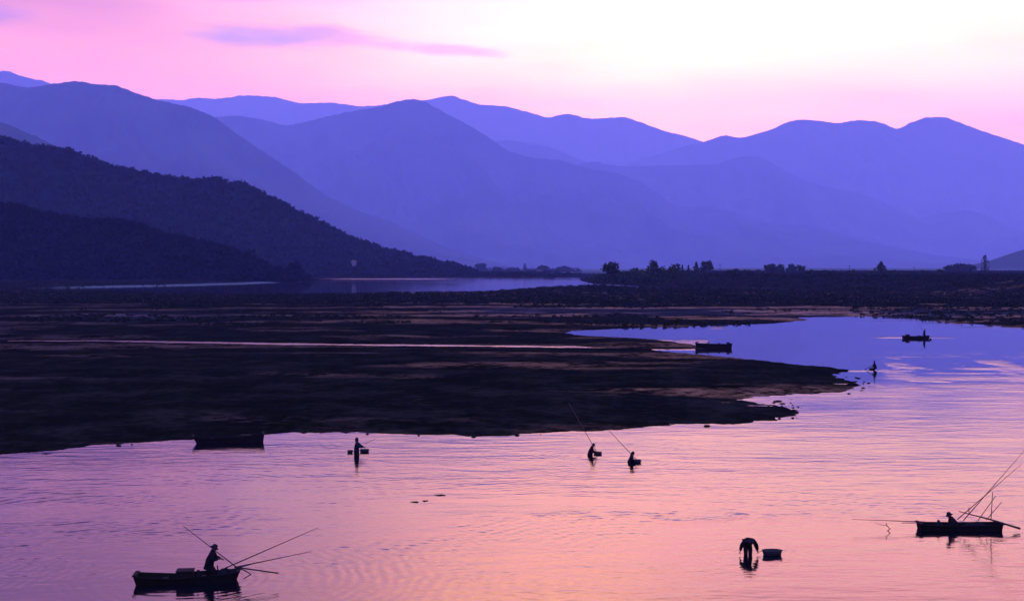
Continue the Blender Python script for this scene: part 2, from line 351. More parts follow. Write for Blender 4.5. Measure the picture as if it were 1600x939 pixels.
# water: a level sheet; 'ruffle' says how strongly the breeze or a riffle roughens it
xs = axis([(-900, -60, 40), (-60, 1660, 5), (1660, 2500, 40)])
ys = axis([(418.4, 428, 2.4), (428, 470, .5), (470, 720, 1.5), (720, 1000, 3), (1000, 2600, 100)])
qx, qy, gx, gy, Fw = sheet(xs, ys)
keep = gy > -50
def streak(cx, cy, wx, wy): return np.exp(-((qx-cx)/wx)**4 - ((qy-cy)/wy)**2)
ruf = np.zeros(qx.shape)
for s_ in [(600,435.9,115,.75),(560,439.2,80,.5),(670,440.2,60,.5),(820,440.5,80,.35),(1000,445.5,20,.2),
           (1370,493.6,22,1.0),(1430,498.6,60,.8),(1510,505.5,80,.9),(1560,511.5,60,1.0),(1380,502,60,.6),
           (1395,527.0,30,.9),(1468,527.6,28,.9),(1075,545.2,32,1.3),
           (1370,579.0,60,1.6),(1440,557.5,90,.8),(1470,590,110,4),(1500,583,60,1.2),(1550,602,120,5),(1600,575,110,2)]:
    ruf = np.maximum(ruf, streak(*s_))
ruf = np.maximum(ruf, ((qy > 530) & (qy < 546) & (qx < 1048))*1.0)     # the narrow riffle between the bars
for (a, b_, c, d) in POOLS: ruf = np.maximum(ruf, (((qx-a)/(c*1.3))**2 + ((qy-b_)/(d*2+1))**2 < 1.5)*.8)
ruf = np.maximum(ruf, .75*ss(qy + 14*fbm(gx/30, gy/60, 4), 570, 622)*1.0)
ruf = np.maximum(ruf, .30*ss(qx, 540, 640)*((qy > 434) & (qy < 464)))
ruf = np.maximum(ruf, .9*ss(fbm(gx/5, gy/16, 4), .02, .5)*ss(qx, 1250, 1400)*ss(qy, 545, 560)*(1-ss(qy, 610, 625)))
ruf *= 1 - .9*np.exp(-((qx-1325)/70)**2 - ((qy-592)/7)**2)
ruf *= 1 - .75*np.exp(-((qx-1290)/70)**2 - ((qy-632)/9)**2)
ruf = np.clip(ruf, 0, 1) + .7*streak(1000, 808, 270, 9)*ss(fbm(gx/1.2, gy/2.5, 4), -.3, .4) + 1.3*((qy > 530) & (qy < 546.5) & (qx < 1110)) + 1.2*streak(600,436,130,1.3) + .8*streak(1370,493.6,24,1.2) + .6*streak(1395,527,30,1) + .6*streak(1468,527.6,28,1)
me = mesh_np('water', np.stack([gx, gy, gx*0], -1).reshape(-1, 3), Fw, True)
a = me.attributes.new('ruffle', 'FLOAT', 'POINT'); a.data.foreach_set('value', ruf.astype(np.float32).ravel())
M_water = bpy.data.materials.new('river_water'); M_water.use_nodes = True; t = M_water.node_tree; b = t.nodes['Principled BSDF']
b.inputs['Base Color'].default_value = (.002, .003, .004, 1); b.inputs['IOR'].default_value = 1.5
g = nd(t, 'ShaderNodeNewGeometry'); pos = g.outputs['Position']
def wnoise(sc, stretch, detail=3, rough=.5, rot=0):
    m = nd(t, 'ShaderNodeMapping'); t.links.new(pos, m.inputs[0]); m.inputs['Scale'].default_value = (sc/stretch, sc, sc); m.inputs['Rotation'].default_value = (0, 0, rot)
    n = nd(t, 'ShaderNodeTexNoise'); t.links.new(m.outputs[0], n.inputs[0]); n.inputs['Scale'].default_value = 1; n.inputs['Detail'].default_value = detail; n.inputs['Roughness'].default_value = rough
    return n.outputs[0]
hsum = mth(t, 'MULTIPLY', wnoise(1.1, 3.2, 3, .5, .06), .050)
hsum = mth(t, 'ADD', hsum, mth(t, 'MULTIPLY', wnoise(.45, 2.4, 2, .5, -.12), .050))
hsum = mth(t, 'ADD', hsum, mth(t, 'MULTIPLY', wnoise(3.2, 2.6, 3, .55, .1), .016))
patch = smooth(t, wnoise(.045, 2.6, 4, .6, .1), .36, .62)          # gusts: livelier and calmer water
hsum = mth(t, 'MULTIPLY', hsum, mth(t, 'ADD', .40, mth(t, 'MULTIPLY', patch, .60)))
def rings(px, py, wl, amp, reach, jx=0):
    p = at(px, py); v = nd(t, 'ShaderNodeVectorMath', operation='DISTANCE'); t.links.new(pos, v.inputs[0]); v.inputs[1].default_value = p
    r = mth(t, 'ADD', v.outputs['Value'], mth(t, 'MULTIPLY', wnoise(.35, 1, 2), 1.1))
    w = mth(t, 'SINE', mth(t, 'MULTIPLY', r, 2*math.pi/wl))
    e = mth(t, 'EXPONENT', mth(t, 'MULTIPLY', r, -1/reach))
    e = mth(t, 'MULTIPLY', e, smooth(t, wnoise(.12, 1.3, 2), .38, .60))
    return mth(t, 'MULTIPLY', mth(t, 'MULTIPLY', w, e), amp)
for a_ in [(300,905,.55,.0085,13),(557,708,.7,.006,7),(925,709,.6,.006,6),(987,722,.6,.006,6),(1168,866,.5,.006,5),(1500,826,.6,.007,9),(1000,860,.8,.004,22),(100,800,1.0,.006,22),(640,800,.6,.003,14)]:
    hsum = mth(t, 'ADD', hsum, rings(*a_))
gate = mth(t, 'ADD', .05, mth(t, 'MULTIPLY', attr(t, 'ruffle'), .95))
hsum = mth(t, 'MULTIPLY', hsum, gate)
bp = nd(t, 'ShaderNodeBump'); bp.inputs['Distance'].default_value = 1.0; bp.inputs['Strength'].default_value = 1.0
t.links.new(hsum, bp.inputs['Height']); t.links.new(bp.outputs[0], b.inputs['Normal'])
t.links.new(mth(t, 'ADD', .045, mth(t, 'MULTIPLY', attr(t, 'ruffle'), .05)), b.inputs['Roughness'])
tag(link('water', me, M_water), kind='structure')

# ------------------------------------------------------------------ mountains and hills: each at its own distance, with depth
def ridge(name, pts, D, L, step, rough, relief, mat_, seed, base=0.0, x0=None, x1=None):
    P = np.array(pts, float)
    xs_ = np.arange(x0 if x0 is not None else P[0, 0], (x1 if x1 is not None else P[-1, 0]) + step, step)
    top = np.interp(xs_, P[:, 0], P[:, 1])
    k = max(3, int(12/step)); ker = np.ones(k)/k
    top = np.convolve(np.pad(top, k, mode='edge'), ker, 'same')[k:-k]
    dy = math.cos(TH) + (469.5-top)/F*math.sin(TH); dz = -math.sin(TH) + (469.5-top)/F*math.cos(TH)
    X = (xs_-800)/F*D/dy; Z = HC + dz/dy*D
    Z = Z + rough*fbm(X/(rough*7), X*0 + seed, 4)
    vf = np.linspace(0, 1, 60); vb = np.linspace(0, 1, 12)[1:]
    VX, VY, VZ = [], [], []
    wav = fbm(X/(L*.5), X*0 + seed*3.1, 3)
    for v in vf:
        Y = D - L*(1-v)*(1 + .25*wav*(1-v)) ; h = base + (Z-base)*v**1.05
        n = fbm(X/(L*.28) + .8*v, Y/(L*.55) + seed*X*0 + seed, 5)
        h = h - np.abs(n)*relief*4*v*(1-v)*(Z-base)*.5 - (1-v)*v*rough*.5*fbm(X/(rough*5), Y/(rough*5), 3)
        h = np.minimum(h, HC + (Z-HC)*Y/D - 1e-3) if True else h
        VX.append(X); VY.append(Y + X*0); VZ.append(h)
    for v in vb:
        VX.append(X); VY.append(X*0 + D + L*v); VZ.append(Z + (base-Z)*v**1.2)
    VX, VY, VZ = map(np.array, (VX, VY, VZ)); VZ[0] = base - 2; VZ[-1] = base - 2
    ny, nx = VX.shape; idx = np.arange(ny*nx).reshape(ny, nx)
    f = np.stack([idx[:-1, :-1], idx[:-1, 1:], idx[1:, 1:], idx[1:, :-1]], -1).reshape(-1, 4)
    me_ = mesh_np(name, np.stack([VX, VY, VZ], -1).reshape(-1, 3), f, True)
    o = tag(link(name, me_, mat_), kind='structure')
    return o, VX, VY, VZ
FAR = [(-500,200),(-200,190),(0,180),(130,165),(200,160),(250,155),(290,157),(305,153),(340,155),(380,149),(425,151),(470,162),(520,161),(565,167),(600,164),(640,162),(680,154),(706,149),(730,158),(750,164),(790,166),(830,177),(856,185),(880,178),(897,179),(915,186),(950,185),(976,183),(1000,191),(1040,206),(1062,210),(1100,222),(1160,240),(1300,260),(1700,290),(2200,300)]
RIGHT = [(800,330),(900,290),(1000,250),(1060,232),(1102,221),(1132,211),(1155,216),(1200,205),(1230,191),(1253,187),(1290,190),(1310,193),(1340,188),(1372,190),(1402,203),(1422,192),(1445,184),(1478,183),(1500,192),(1540,207),(1600,226),(1700,255),(1850,240),(2200,280)]
MIDR = [(500,320),(650,260),(740,228),(790,219),(832,224),(862,231),(900,247),(960,275),(1100,320),(1250,350)]
MIDR2 = [(600,380),(760,320),(860,275),(905,256),(928,252),(950,258),(980,260),(1040,259),(1120,257),(1150,247),(1172,244),(1192,247),(1212,259),(1260,284),(1300,294),(1345,302),(1375,313),(1410,332),(1438,341),(1470,333),(1510,328),(1535,334),(1570,352),(1610,370),(1700,385),(2000,400)]
MAIN = [(-100,300),(100,240),(220,200),(300,186),(336,183),(372,181),(405,186),(446,197),(480,190),(520,180),(560,172),(592,168),(612,160),(640,155),(662,158),(690,175),(720,190),(752,208),(792,236),(830,247),(870,250),(912,262),(960,270),(1000,284),(1040,313),(1065,324),(1110,322),(1140,328),(1172,344),(1210,350),(1250,350),(1285,358),(1350,375),(1430,394),(1500,410),(1620,424)]
LEFT = [(-500,120),(-100,128),(0,129),(42,138),(92,130),(117,127),(150,132),(182,134),(212,146),(242,156),(280,164),(312,173),(338,186),(380,217),(420,244),(460,270),(505,304),(560,330),(610,347),(650,366),(700,388),(745,402),(820,422)]
SPUR = [(-500,140),(-100,165),(0,191),(50,211),(95,233),(160,255),(230,300),(320,345),(450,395),(560,424)]
ridge('mountain', FAR, 27000, 2500, 5, 14, .6, M_mount, 1.3)
ridge('mountain', [(-500,150),(-200,120),(-60,118),(0,112),(12,111),(30,118),(60,125),(85,133),(130,150),(200,170),(300,200)], 21000, 2500, 5, 12, .6, M_mount, 2.3)
ridge('mountain', RIGHT, 23500, 3500, 5, 12, .6, M_mount, 4.7)
ridge('mountain', MIDR, 21500, 2500, 5, 12, .6, M_mount, 6.1)
ridge('mountain', MIDR2, 19000, 2800, 4, 10, .5, M_mount, 8.9)
ridge('mountain', MAIN, 16000, 4000, 2.5, 7, .5, M_mount, 12.4)
ridge('mountain', LEFT, 10300, 3000, 2, 6, .5, M_mount, 15.2)
ridge('mountain', SPUR, 5500, 1500, 2, 5, .4, M_mount, 19.2)
ridge('hill', [(1480,430),(1530,424),(1545,416),(1562,408),(1580,401),(1602,391),(1680,360),(1900,300)], 4500, 600, 2, 3, .3, M_mount, 23.0)
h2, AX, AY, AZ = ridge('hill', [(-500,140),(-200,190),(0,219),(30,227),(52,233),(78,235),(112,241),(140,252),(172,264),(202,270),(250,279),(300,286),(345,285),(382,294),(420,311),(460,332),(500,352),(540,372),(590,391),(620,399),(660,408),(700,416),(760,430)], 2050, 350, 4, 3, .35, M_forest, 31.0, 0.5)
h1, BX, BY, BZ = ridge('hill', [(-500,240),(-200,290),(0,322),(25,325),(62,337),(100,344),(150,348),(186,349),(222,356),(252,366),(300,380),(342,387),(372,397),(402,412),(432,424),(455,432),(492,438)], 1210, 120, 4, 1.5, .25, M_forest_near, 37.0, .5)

# leaf geometry ---------------------------------------------------------
def leaf_cloud(C, Rr, n, size, rg, squash=1.0):
    """n leaf-clump faces in each ellipsoid of centres C, radii Rr"""
    m = len(C); c = np.repeat(C, n, 0); r = np.repeat(Rr, n, 0)
    d = rg.normal(size=(m*n, 3)); d /= np.linalg.norm(d, axis=1)[:, None]
    p = c + d*r*(rg.uniform(.35, 1.0, (m*n, 1))**.5)
    u = rg.normal(size=(m*n, 3)); u /= np.linalg.norm(u, axis=1)[:, None]
    w = np.cross(u, rg.normal(size=(m*n, 3))); w /= np.linalg.norm(w, axis=1)[:, None]
    s = (size*rg.uniform(.5, 1.4, (m*n)))[:, None]
    V = np.stack([p-u*s-w*s*.5, p+u*s*.8-w*s*.6, p+u*s+w*s*.7, p-u*s*.7+w*s*.6], 1).reshape(-1, 3)
    return V, np.arange(len(V)).reshape(-1, 4)
def scatter_forest(name, VX, VY, VZ, n, rad, leaves, size, mat_, seed, xr):
    rg = np.random.default_rng(seed); rows = 60
    i = rg.integers(0, rows, n); j = rg.integers(0, VX.shape[1]-1, n)
    crest = rg.random(n) < .18; i = np.where(crest, 59 - rg.integers(0, 2, n), i)
    f = rg.random(n)
    x = VX[i, j]*(1-f) + VX[i, j+1]*f; y = VY[i, j]; z = VZ[i, j]*(1-f)+VZ[i, j+1]*f
    px = x/y*F + 800; k = (px > xr[0]) & (px < xr[1]); x, y, z = x[k], y[k], z[k]
    r = rad*rg.uniform(.6, 1.2, len(x))**1.6; C = np.stack([x, y + rg.normal(size=len(x))*rad, z + r*.35], 1)
    V, f = leaf_cloud(C, np.stack([r, r, r*.85], 1), leaves, size, rg)
    return tag(link(name, mesh_np(name, V, f), mat_), kind='stuff', label='dark woodland covering the %s' % ('low near hill' if rad < 4.5 else 'second hill'))
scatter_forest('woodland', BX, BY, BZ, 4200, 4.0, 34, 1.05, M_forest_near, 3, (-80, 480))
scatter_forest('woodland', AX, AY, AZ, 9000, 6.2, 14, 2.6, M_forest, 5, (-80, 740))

# ------------------------------------------------------------------ scrub on the flats and the dyke
def nearest_h(x, y):
    # x, y -> picture coordinates -> ground height
    q_x = x/y*1.0; 
    # invert: ground point to pixel row
    b_ = (HC*math.cos(TH) - y*math.sin(TH)) ; c_ = (y*math.cos(TH) + HC*math.sin(TH))
    qpy = 469.5 + F*b_/c_; qpx = 800 + F*x/c_
    return height(x, y, qpx, qpy), qpx, qpy
def scrub(name, rows, n, rmin, rmax, leaves, size, seed, label, thresh):
    rg = np.random.default_rng(seed)
    px_ = rg.uniform(-80, 1680, n); py_ = rg.uniform(rows[0], rows[1], n)
    x, y = ground_np(px_, py_); h, _, _ = nearest_h(x, y)
    dens = fbm(x/60, y/34, 4)
    k = (h > .08) & (dens > thresh(px_, py_)); x, y, h = x[k], y[k], h[k]
    r = rg.uniform(rmin, rmax, len(x)); C = np.stack([x, y, h + r*.35], 1)
    V, f = leaf_cloud(C, np.stack([r*1.8, r*1.5, r*.75], 1), leaves, size, rg)
    return tag(link(name, mesh_np(name, V, f), M_scrub), kind='stuff', label=label)
scrub('scrub', (447, 482), 12000, .35, .85, 12, .38, 11, 'dark low scrub growing across the far river flats', lambda a, c: np.where(c < 476, -.7, .25) + np.where((a > 1250), -.6, 0))
scrub('scrub', (482, 512), 3500, .22, .5, 12, .25, 12, 'dark reeds and low growth along the right bank', lambda a, c: np.where(a > 1330, -1.0, np.where((a < 700) & (c > 500), .1, .35)))
scrub('grass', (429, 458), 14000, .5, 1.1, 12, .45, 13, 'dark grass and shrubs covering the face of the dyke', lambda a, c: np.where(a > 905, -1.5, 9.0))

rg_ = np.random.default_rng(77); n_ = 9000; px_ = rg_.uniform(-60, 1660, n_); py_ = rg_.uniform(420.5, 434, n_)
x_, y_ = ground_np(px_, py_); h_, _, _ = nearest_h(x_, y_); k_ = (h_ > .5) & (px_ < 905) & (fbm(x_/250, y_/500, 3) > -.25)
x_, y_, h_ = x_[k_], y_[k_], h_[k_]; r_ = rg_.uniform(2.0, 4.2, len(x_))*np.clip(y_/2500, .8, 2.2)
V_, f_ = leaf_cloud(np.stack([x_, y_, h_ + r_*.4], 1), np.stack([r_*2.2, r_*1.6, r_*.8], 1), 14, 1.6, rg_)
V_[:, :] = V_
tag(link('far_woodland', mesh_np('far_woodland', V_, f_), M_forest), kind='stuff', label='hazy belts of trees across the far valley floor')

# ------------------------------------------------------------------ trees
def make_tree(kind, H, Wd, seed, far=False):
    """trunk with limbs and a leafy crown, base at origin"""
    rg = np.random.default_rng(seed); m = MB()
    th = H*(.30 if kind in ('round', 'bush') else .16)
    lean = rg.normal()*.03*H
    m.tube([(0, 0, -.4), (lean*.3, 0, th), (lean*.7, 0, H*.55), (lean, 0, H*.88)], [H*.030, H*.022, H*.013, H*.004], 6)
    C, Rr = [], []
    nb = 16 if kind == 'round' else 14
    for k in range(nb):
        if kind == 'round':
            a = k*2.4 + rg.random(); rr = Wd*.5*rg.uniform(.15, .72); z = H*rg.uniform(.34, .84)
            sz = Wd*.5*rg.uniform(.26, .46); rr *= math.sqrt(max(.1, 1-((z/H-.5)/.45)**2))
        elif kind == 'cone':
            q = (k+.5)/nb; z = H*(.14+.80*q); a = k*2.4; rr = Wd*.5*(1-q)*.7; sz = Wd*.5*(1.1-q)*.62 + .2
        elif kind == 'poplar':
            q = (k+.5)/nb; z = H*(.10+.84*q); a = k*2.4; e = math.sin(math.pi*min(1, .18+q*.82))**.6; rr = Wd*.5*.4*e; sz = Wd*.5*.72*e + .1
        else:
            a = k*2.4; rr = Wd*.5*rg.uniform(.1, .85); z = H*rg.uniform(.30, .84)*(1-.35*(rr/(Wd*.5))**2); sz = H*rg.uniform(.16, .26)
        c = np.array([rr*math.cos(a)+lean*z/H, rr*math.sin(a), z]); C.append(c); Rr.append([sz, sz, sz*(1.3 if kind == 'poplar' else .85)])
        if k % 2 == 0: m.tube([(lean*.5*z/H, 0, max(th*.7, z*.55)), tuple(c)], [H*.010, H*.003], 5)
    V, f = leaf_cloud(np.array(C), np.array(Rr), 46, max(.16, Wd*.05), rg)
    return m, (V, f)
n_tree = [0]
def tree(px, top, basey, w, kind, D, label, group=None, name=None, cat='tree', zb=None, mt=None):
    n_tree[0] += 1
    D = D*1.9 if px < 500 else D*1.42 if px > 900 else max(D*1.9, 2200)
    if px > 900 and kind != 'bush': top -= 3 if w > 10 else 2
    p0 = atY(px, basey, D); p0.z = float(nearest_h(np.array([p0.x]), np.array([p0.y]))[0][0]) - .1; p1 = atY(px, top, D); H = p1.z - p0.z; Wd = w/F*D*(1.1 if px < 900 else 1.9 if kind == 'cone' else 1.5)
    nm = name or {'round': 'tree', 'cone': 'conifer', 'poplar': 'poplar', 'bush': 'bush'}[kind]
    t_ = empty(nm, p0); tag(t_, label, cat, group)
    m, (V, f) = make_tree(kind, H, Wd, n_tree[0]*13+5)
    m.build('trunk', M_trunk, t_); link('crown', mesh_np('crown', V, f), mt or (M_forest_near if px < 500 else M_leaf), t_)
    return t_
GD = 'trees along the top of the dyke'
tree(957, 407, 440, 26, 'round', 570, 'tall full tree standing at the left end of the dyke', GD)
tree(934, 427, 441, 13, 'bush', 566, 'dark bush at the water end of the dyke, left of the tall full tree', GD, cat='bush')
tree(944, 425, 441, 14, 'bush', 568, 'bush hugging the foot of the tall full tree on its left', GD, cat='bush')
tree(975, 421, 438, 18, 'bush', 575, 'bush just right of the tall full tree at the dyke end', GD, cat='bush')
tree(992, 417, 436, 18, 'bush', 640, 'paler bush between the tall full tree and the domed tree', GD, cat='bush')
tree(1003, 421, 436, 18, 'bush', 580, 'low bush spreading left of the domed tree on the dyke', GD, cat='bush')
tree(1022, 405, 430, 20, 'round', 590, 'dark domed tree rising above a mound of bushes on the dyke', GD)
tree(1012, 416, 433, 22, 'bush', 586, 'bush at the left foot of the domed tree', GD, cat='bush')
tree(1037, 415, 430, 20, 'bush', 590, 'bush at the right foot of the domed tree', GD, cat='bush')
tree(1054, 411, 429, 15, 'round', 610, 'broad rounded tree right of the domed tree on the dyke', GD)
tree(1066, 414, 429, 7, 'cone', 610, 'left one of two small pointed conifers side by side on the dyke', GD)
tree(1074, 414, 429, 7, 'cone', 612, 'right one of two small pointed conifers side by side on the dyke', GD)
tree(1087.5, 409, 429, 9.5, 'cone', 620, 'slim pointed conifer standing alone between the two small conifers and a rounded pale tree', GD)
tree(1104, 410, 430, 18, 'round', 760, 'rounded paler tree just right of the slim pointed conifer', GD)
for k, (x, tp, w, D, lb) in enumerate([(1139, 420, 12, 640, 'low bush first to the right of the leftmost utility pole'), (1151, 419.5, 15, 640, 'wide low bush second to the right of the leftmost utility pole'), (1163, 420.5, 12, 640, 'low bush third to the right of the leftmost utility pole'), (1184, 421, 9, 640, 'small lone bush between two wider gaps of the dyke skyline'),
        (1267, 422, 18, 640, 'low wide bush right of the four hazy village trees'), (1287, 420.5, 12, 640, 'rounded bush left of the middle utility pole'), (1303, 422, 9, 650, 'small bush just left of the middle utility pole'), (1333, 421, 9, 640, 'small bush touching the right side of the middle utility pole'),
        (1362, 423, 14, 640, 'low bush at the left foot of the leaning dark tree'), (1396, 422.5, 16, 660, 'low bush at the right of the leaning dark tree'), (1416, 422, 16, 660, 'low bush just left of the rightmost utility pole'), (1440, 421.5, 16, 660, 'low bush just right of the rightmost utility pole'), (1468, 420, 12, 640, 'dark rounded bush at the left of the pale hazy clump')]):
    tree(x, tp, 430.5, w, 'bush', D, lb, 'bushes along the top of the dyke', cat='bush')
for x, tp, w, lb in [(1203, 416, 17, 'pale hazy tree, leftmost of four village trees behind the dyke'), (1219, 416, 13, 'darker rounded tree, second of four village trees behind the dyke'), (1237, 416, 13, 'ragged tree, third of four village trees behind the dyke'), (1252, 417, 12, 'small hazy tree, rightmost of four village trees behind the dyke')]:
    tree(x, tp, 428, w, 'round', 900, lb, 'village trees behind the dyke')
tree(1376, 411, 429, 12, 'cone', 660, 'dark ragged pointed tree standing well above the middle of the dyke', GD)
for x, tp, w, lb in [(1486, 419, 16, 'hazy tree at the left of the pale clump by the far right houses'), (1500, 416.5, 18, 'hazy tree in the middle of the pale clump by the far right houses'), (1515, 417.5, 16, 'hazy tree at the right of the pale clump by the far right houses')]:
    tree(x, tp, 428, w, 'round', 1150, lb, 'hazy clump by the far right houses')
tree(1539, 399.5, 429, 9, 'poplar', 720, 'tall narrow poplar standing alone at the far right of the dyke')
# the wooded point at the left shore
tree(461, 407, 436, 27, 'round', 640, 'round dark tree standing alone at the tip of the left shore', 'trees at the left shore point')
tree(438, 421, 437, 18, 'bush', 640, 'bush left of the lone round tree at the left shore', 'trees at the left shore point', cat='bush')
tree(479, 428, 438.5, 20, 'bush', 640, 'low bush at the very tip of the left shore', 'trees at the left shore point', cat='bush')
tree(392, 388, 436, 34, 'round', 650, 'tall spreading tree where the near wooded hill runs out', 'trees at the left shore point')
tree(412, 404, 437, 26, 'round', 645, 'mid sized tree right of the tall spreading tree at the hill foot', 'trees at the left shore point')
tree(370, 386, 437, 30, 'round', 655, 'tree leaning against the near hill left of the tall spreading tree', 'trees at the left shore point')
# far shore
for x, tp, w, D, lb in [(752, 412, 20, 1500, 'hazy domed tree on the far shore'), (723, 420, 24, 1450, 'hazy tree left of the domed tree on the far shore'), (776, 419, 20, 1400, 'hazy tree right of the domed tree on the far shore'),
        (800, 421, 22, 1500, 'low hazy tree left of the slim tree on the far shore'), (820, 411, 6, 1300, 'slim upright hazy tree on the far shore'), (848, 417, 24, 1500, 'hazy tree right of the slim tree on the far shore'), (880, 418, 24, 1500, 'hazy tree on the far shore nearest the dyke'), (690, 417, 22, 1350, 'hazy tree where the second hill meets the far shore')]:
    tree(x, tp, 433, w, 'poplar' if w < 8 else 'round', D, lb, 'hazy trees on the far shore', name='tree', mt=M_leaf_far)

# ------------------------------------------------------------------ houses and poles
def house(px, basey, w, D, label, hgt=4.0, rz=0.1, dep=7.0, group='far off houses', ground_=True):
    p = atY(px, basey, D); Wd = w/F*D
    if ground_: p.z = float(nearest_h(np.array([p.x]), np.array([p.y]))[0][0])
    h = empty('house', p, rz); tag(h, label, 'house', group)
    m = MB(); m.box((0, 0, hgt/2-2), (Wd, dep, hgt+4)); m.build('wall', M_house, h)
    m = MB(); e = .5
    vs = [(-Wd/2-e, -dep/2-e, hgt), (Wd/2+e, -dep/2-e, hgt), (Wd/2+e, dep/2+e, hgt), (-Wd/2-e, dep/2+e, hgt), (-Wd/2*.75, 0, hgt+2), (Wd/2*.75, 0, hgt+2)]
    m.add(vs, [(0, 1, 5, 4), (1, 2, 5), (2, 3, 4, 5), (3, 0, 4), (3, 2, 1, 0)]); m.build('roof', M_roof, h)
    for sx in (-.28, .28):
        m = MB(); m.box((sx*Wd, -dep/2-.03, hgt*.55), (Wd*.16, .08, 1.3)); m.build('window', M_glass, h)
    m = MB(); m.box((0, -dep/2-.03, 1.05), (1.0, .08, 2.1)); m.build('door', M_roof, h)
    return h
house(553, 413, 7.5, 1790, 'small pale house on the lower slope of the second hill', ground_=False)
house(674, 409, 9, 6540, 'pale long building beyond the right end of the second hill', 6.5, dep=14, ground_=False)
house(843, 424, 8, 2400, 'pale house behind the hazy trees of the far shore', 3.4)
house(1479, 427, 6, 2500, 'pale low house left of the hazy clump at far right', 3)
house(1511, 428.5, 7, 2300, 'pale low house at the foot of the hazy clump at far right', 3)
for px, tp, bs, D, lb in [(1125, 412.5, 431, 640, 'thin utility pole right of the rounded paler tree, leftmost of three'), (1327, 414.5, 431, 650, 'thin utility pole in the middle of the dyke skyline'), (1428, 416.5, 431, 650, 'short thin utility pole, rightmost of three on the dyke')]:
    D *= 1.42; p0 = atY(px, bs, D); p0.z = float(nearest_h(np.array([p0.x]), np.array([p0.y]))[0][0]); H = atY(px, tp, D).z - p0.z
    u = empty('utility_pole', p0); tag(u, lb, 'utility pole', 'utility poles on the dyke')
    m = MB(); m.tube([(0, 0, -.3), (0, 0, H)], [.18, .12], 8); m.build('post', M_trunk, u)
    m = MB(); m.box((0, .14, H-.5), (1.9, .12, .14)); m.build('crossarm', M_trunk, u)

# ------------------------------------------------------------------ boats
def hull(L, B, sheer, draft=.12, rake=(.12, .12), n=14, thick=.045):
    """flat-bottomed skiff: long axis x, sheer = [(t, height above water)]"""
    T = [s[0] for s in sheer]; Hh = [s[1] for s in sheer]
    o, i_ = [], []
    for k in range(n+1):
        t_ = k/n; x = -L/2 + L*t_; zt = float(np.interp(t_, T, Hh)); e = abs(2*t_-1)
        wt = B*(1-.22*e**2.5); wb = wt*.78; zb = -draft + .10*e**4
        xb = x + (rake[0]*(1-t_)**3 if t_ < .5 else -rake[1]*t_**3)
        o.append([(x, -wt/2, zt), (xb, -wb/2, zb), (xb, wb/2, zb), (x, wt/2, zt)])
        xi = min(max(x, -L/2+thick*1.6), L/2-thick*1.6); xbi = min(max(xb, -L/2+rake[0]+thick*1.6), L/2-rake[1]-thick*1.6)
        i_.append([(xi, -wt/2+thick, zt), (xbi, -wb/2+thick, zb+.06), (xbi, wb/2-thick, zb+.06), (xi, wt/2-thick, zt)])
    m = MB(); N = n+1
    vs = [v for r in o for v in r] + [v for r in i_ for v in r]; q = N*4; fs = []
    for k in range(n):
        a, b = k*4, (k+1)*4
        for j in range(3):
            fs.append((a+j, a+j+1, b+j+1, b+j)); fs.append((q+a+j, q+b+j, q+b+j+1, q+a+j+1))
        fs.append((a, b, q+b, q+a)); fs.append((a+3, q+a+3, q+b+3, b+3))
    fs.append((0, 3, 2, 1)); e_ = n*4; fs.append((e_, e_+1, e_+2, e_+3))
    fs.append((q, q+1, q+2, q+3)); fs.append((q+e_, q+e_+3, q+e_+2, q+e_+1))
    fs.append((0, q, q+3, 3)); fs.append((e_, e_+3, q+e_+3, q+e_))
    m.add(vs, fs); return m, o
def boat(px, py, L, B, sheer, rz, label, bench=(.3, .62), rake=(.12, .12), caps=(True, True)):
    b_ = empty('fishing_boat', at(px, py), rz); tag(b_, label, 'boat', 'wooden fishing boats')
    m, o = hull(L, B, sheer, rake=rake); m.build('hull', M_wood, b_)
    for s in (0, 3):
        m = MB(); sg = -1 if s == 0 else 1
        m.tube([(r[s][0], r[s][1]+sg*.012, r[s][2]+.012) for r in o], .032, 6); m.build('gunwale', M_wood, b_)
    for s in (0, 3):
        m = MB(); sg = -1 if s == 0 else 1
        m.tube([(r[s][0]*.6+r[1 if s == 0 else 2][0]*.4, r[s][1]*.6+r[1 if s == 0 else 2][1]*.4+sg*.006, r[s][2]*.6+r[1][2]*.4) for r in o], .016, 5); m.build('rub_rail', M_wood, b_)
    for t_ in bench:
        k = int(round(t_*14)); r = o[k]; m = MB(); m.box((r[0][0], 0, r[0][2]-.11), (.24, (r[3][1]-r[0][1])-.10, .035)); m.build('bench', M_deck, b_)
    for e_, k in ((0, 0), (1, 14)):
        if caps[e_]:
            r = o[k]; m = MB(); m.box((r[0][0] + (.05 if e_ == 0 else -.05), 0, r[0][2]+.035), (.16, (r[3][1]-r[0][1])+.14, .06)); m.build('end_beam', M_wood, b_)
    return b_, o

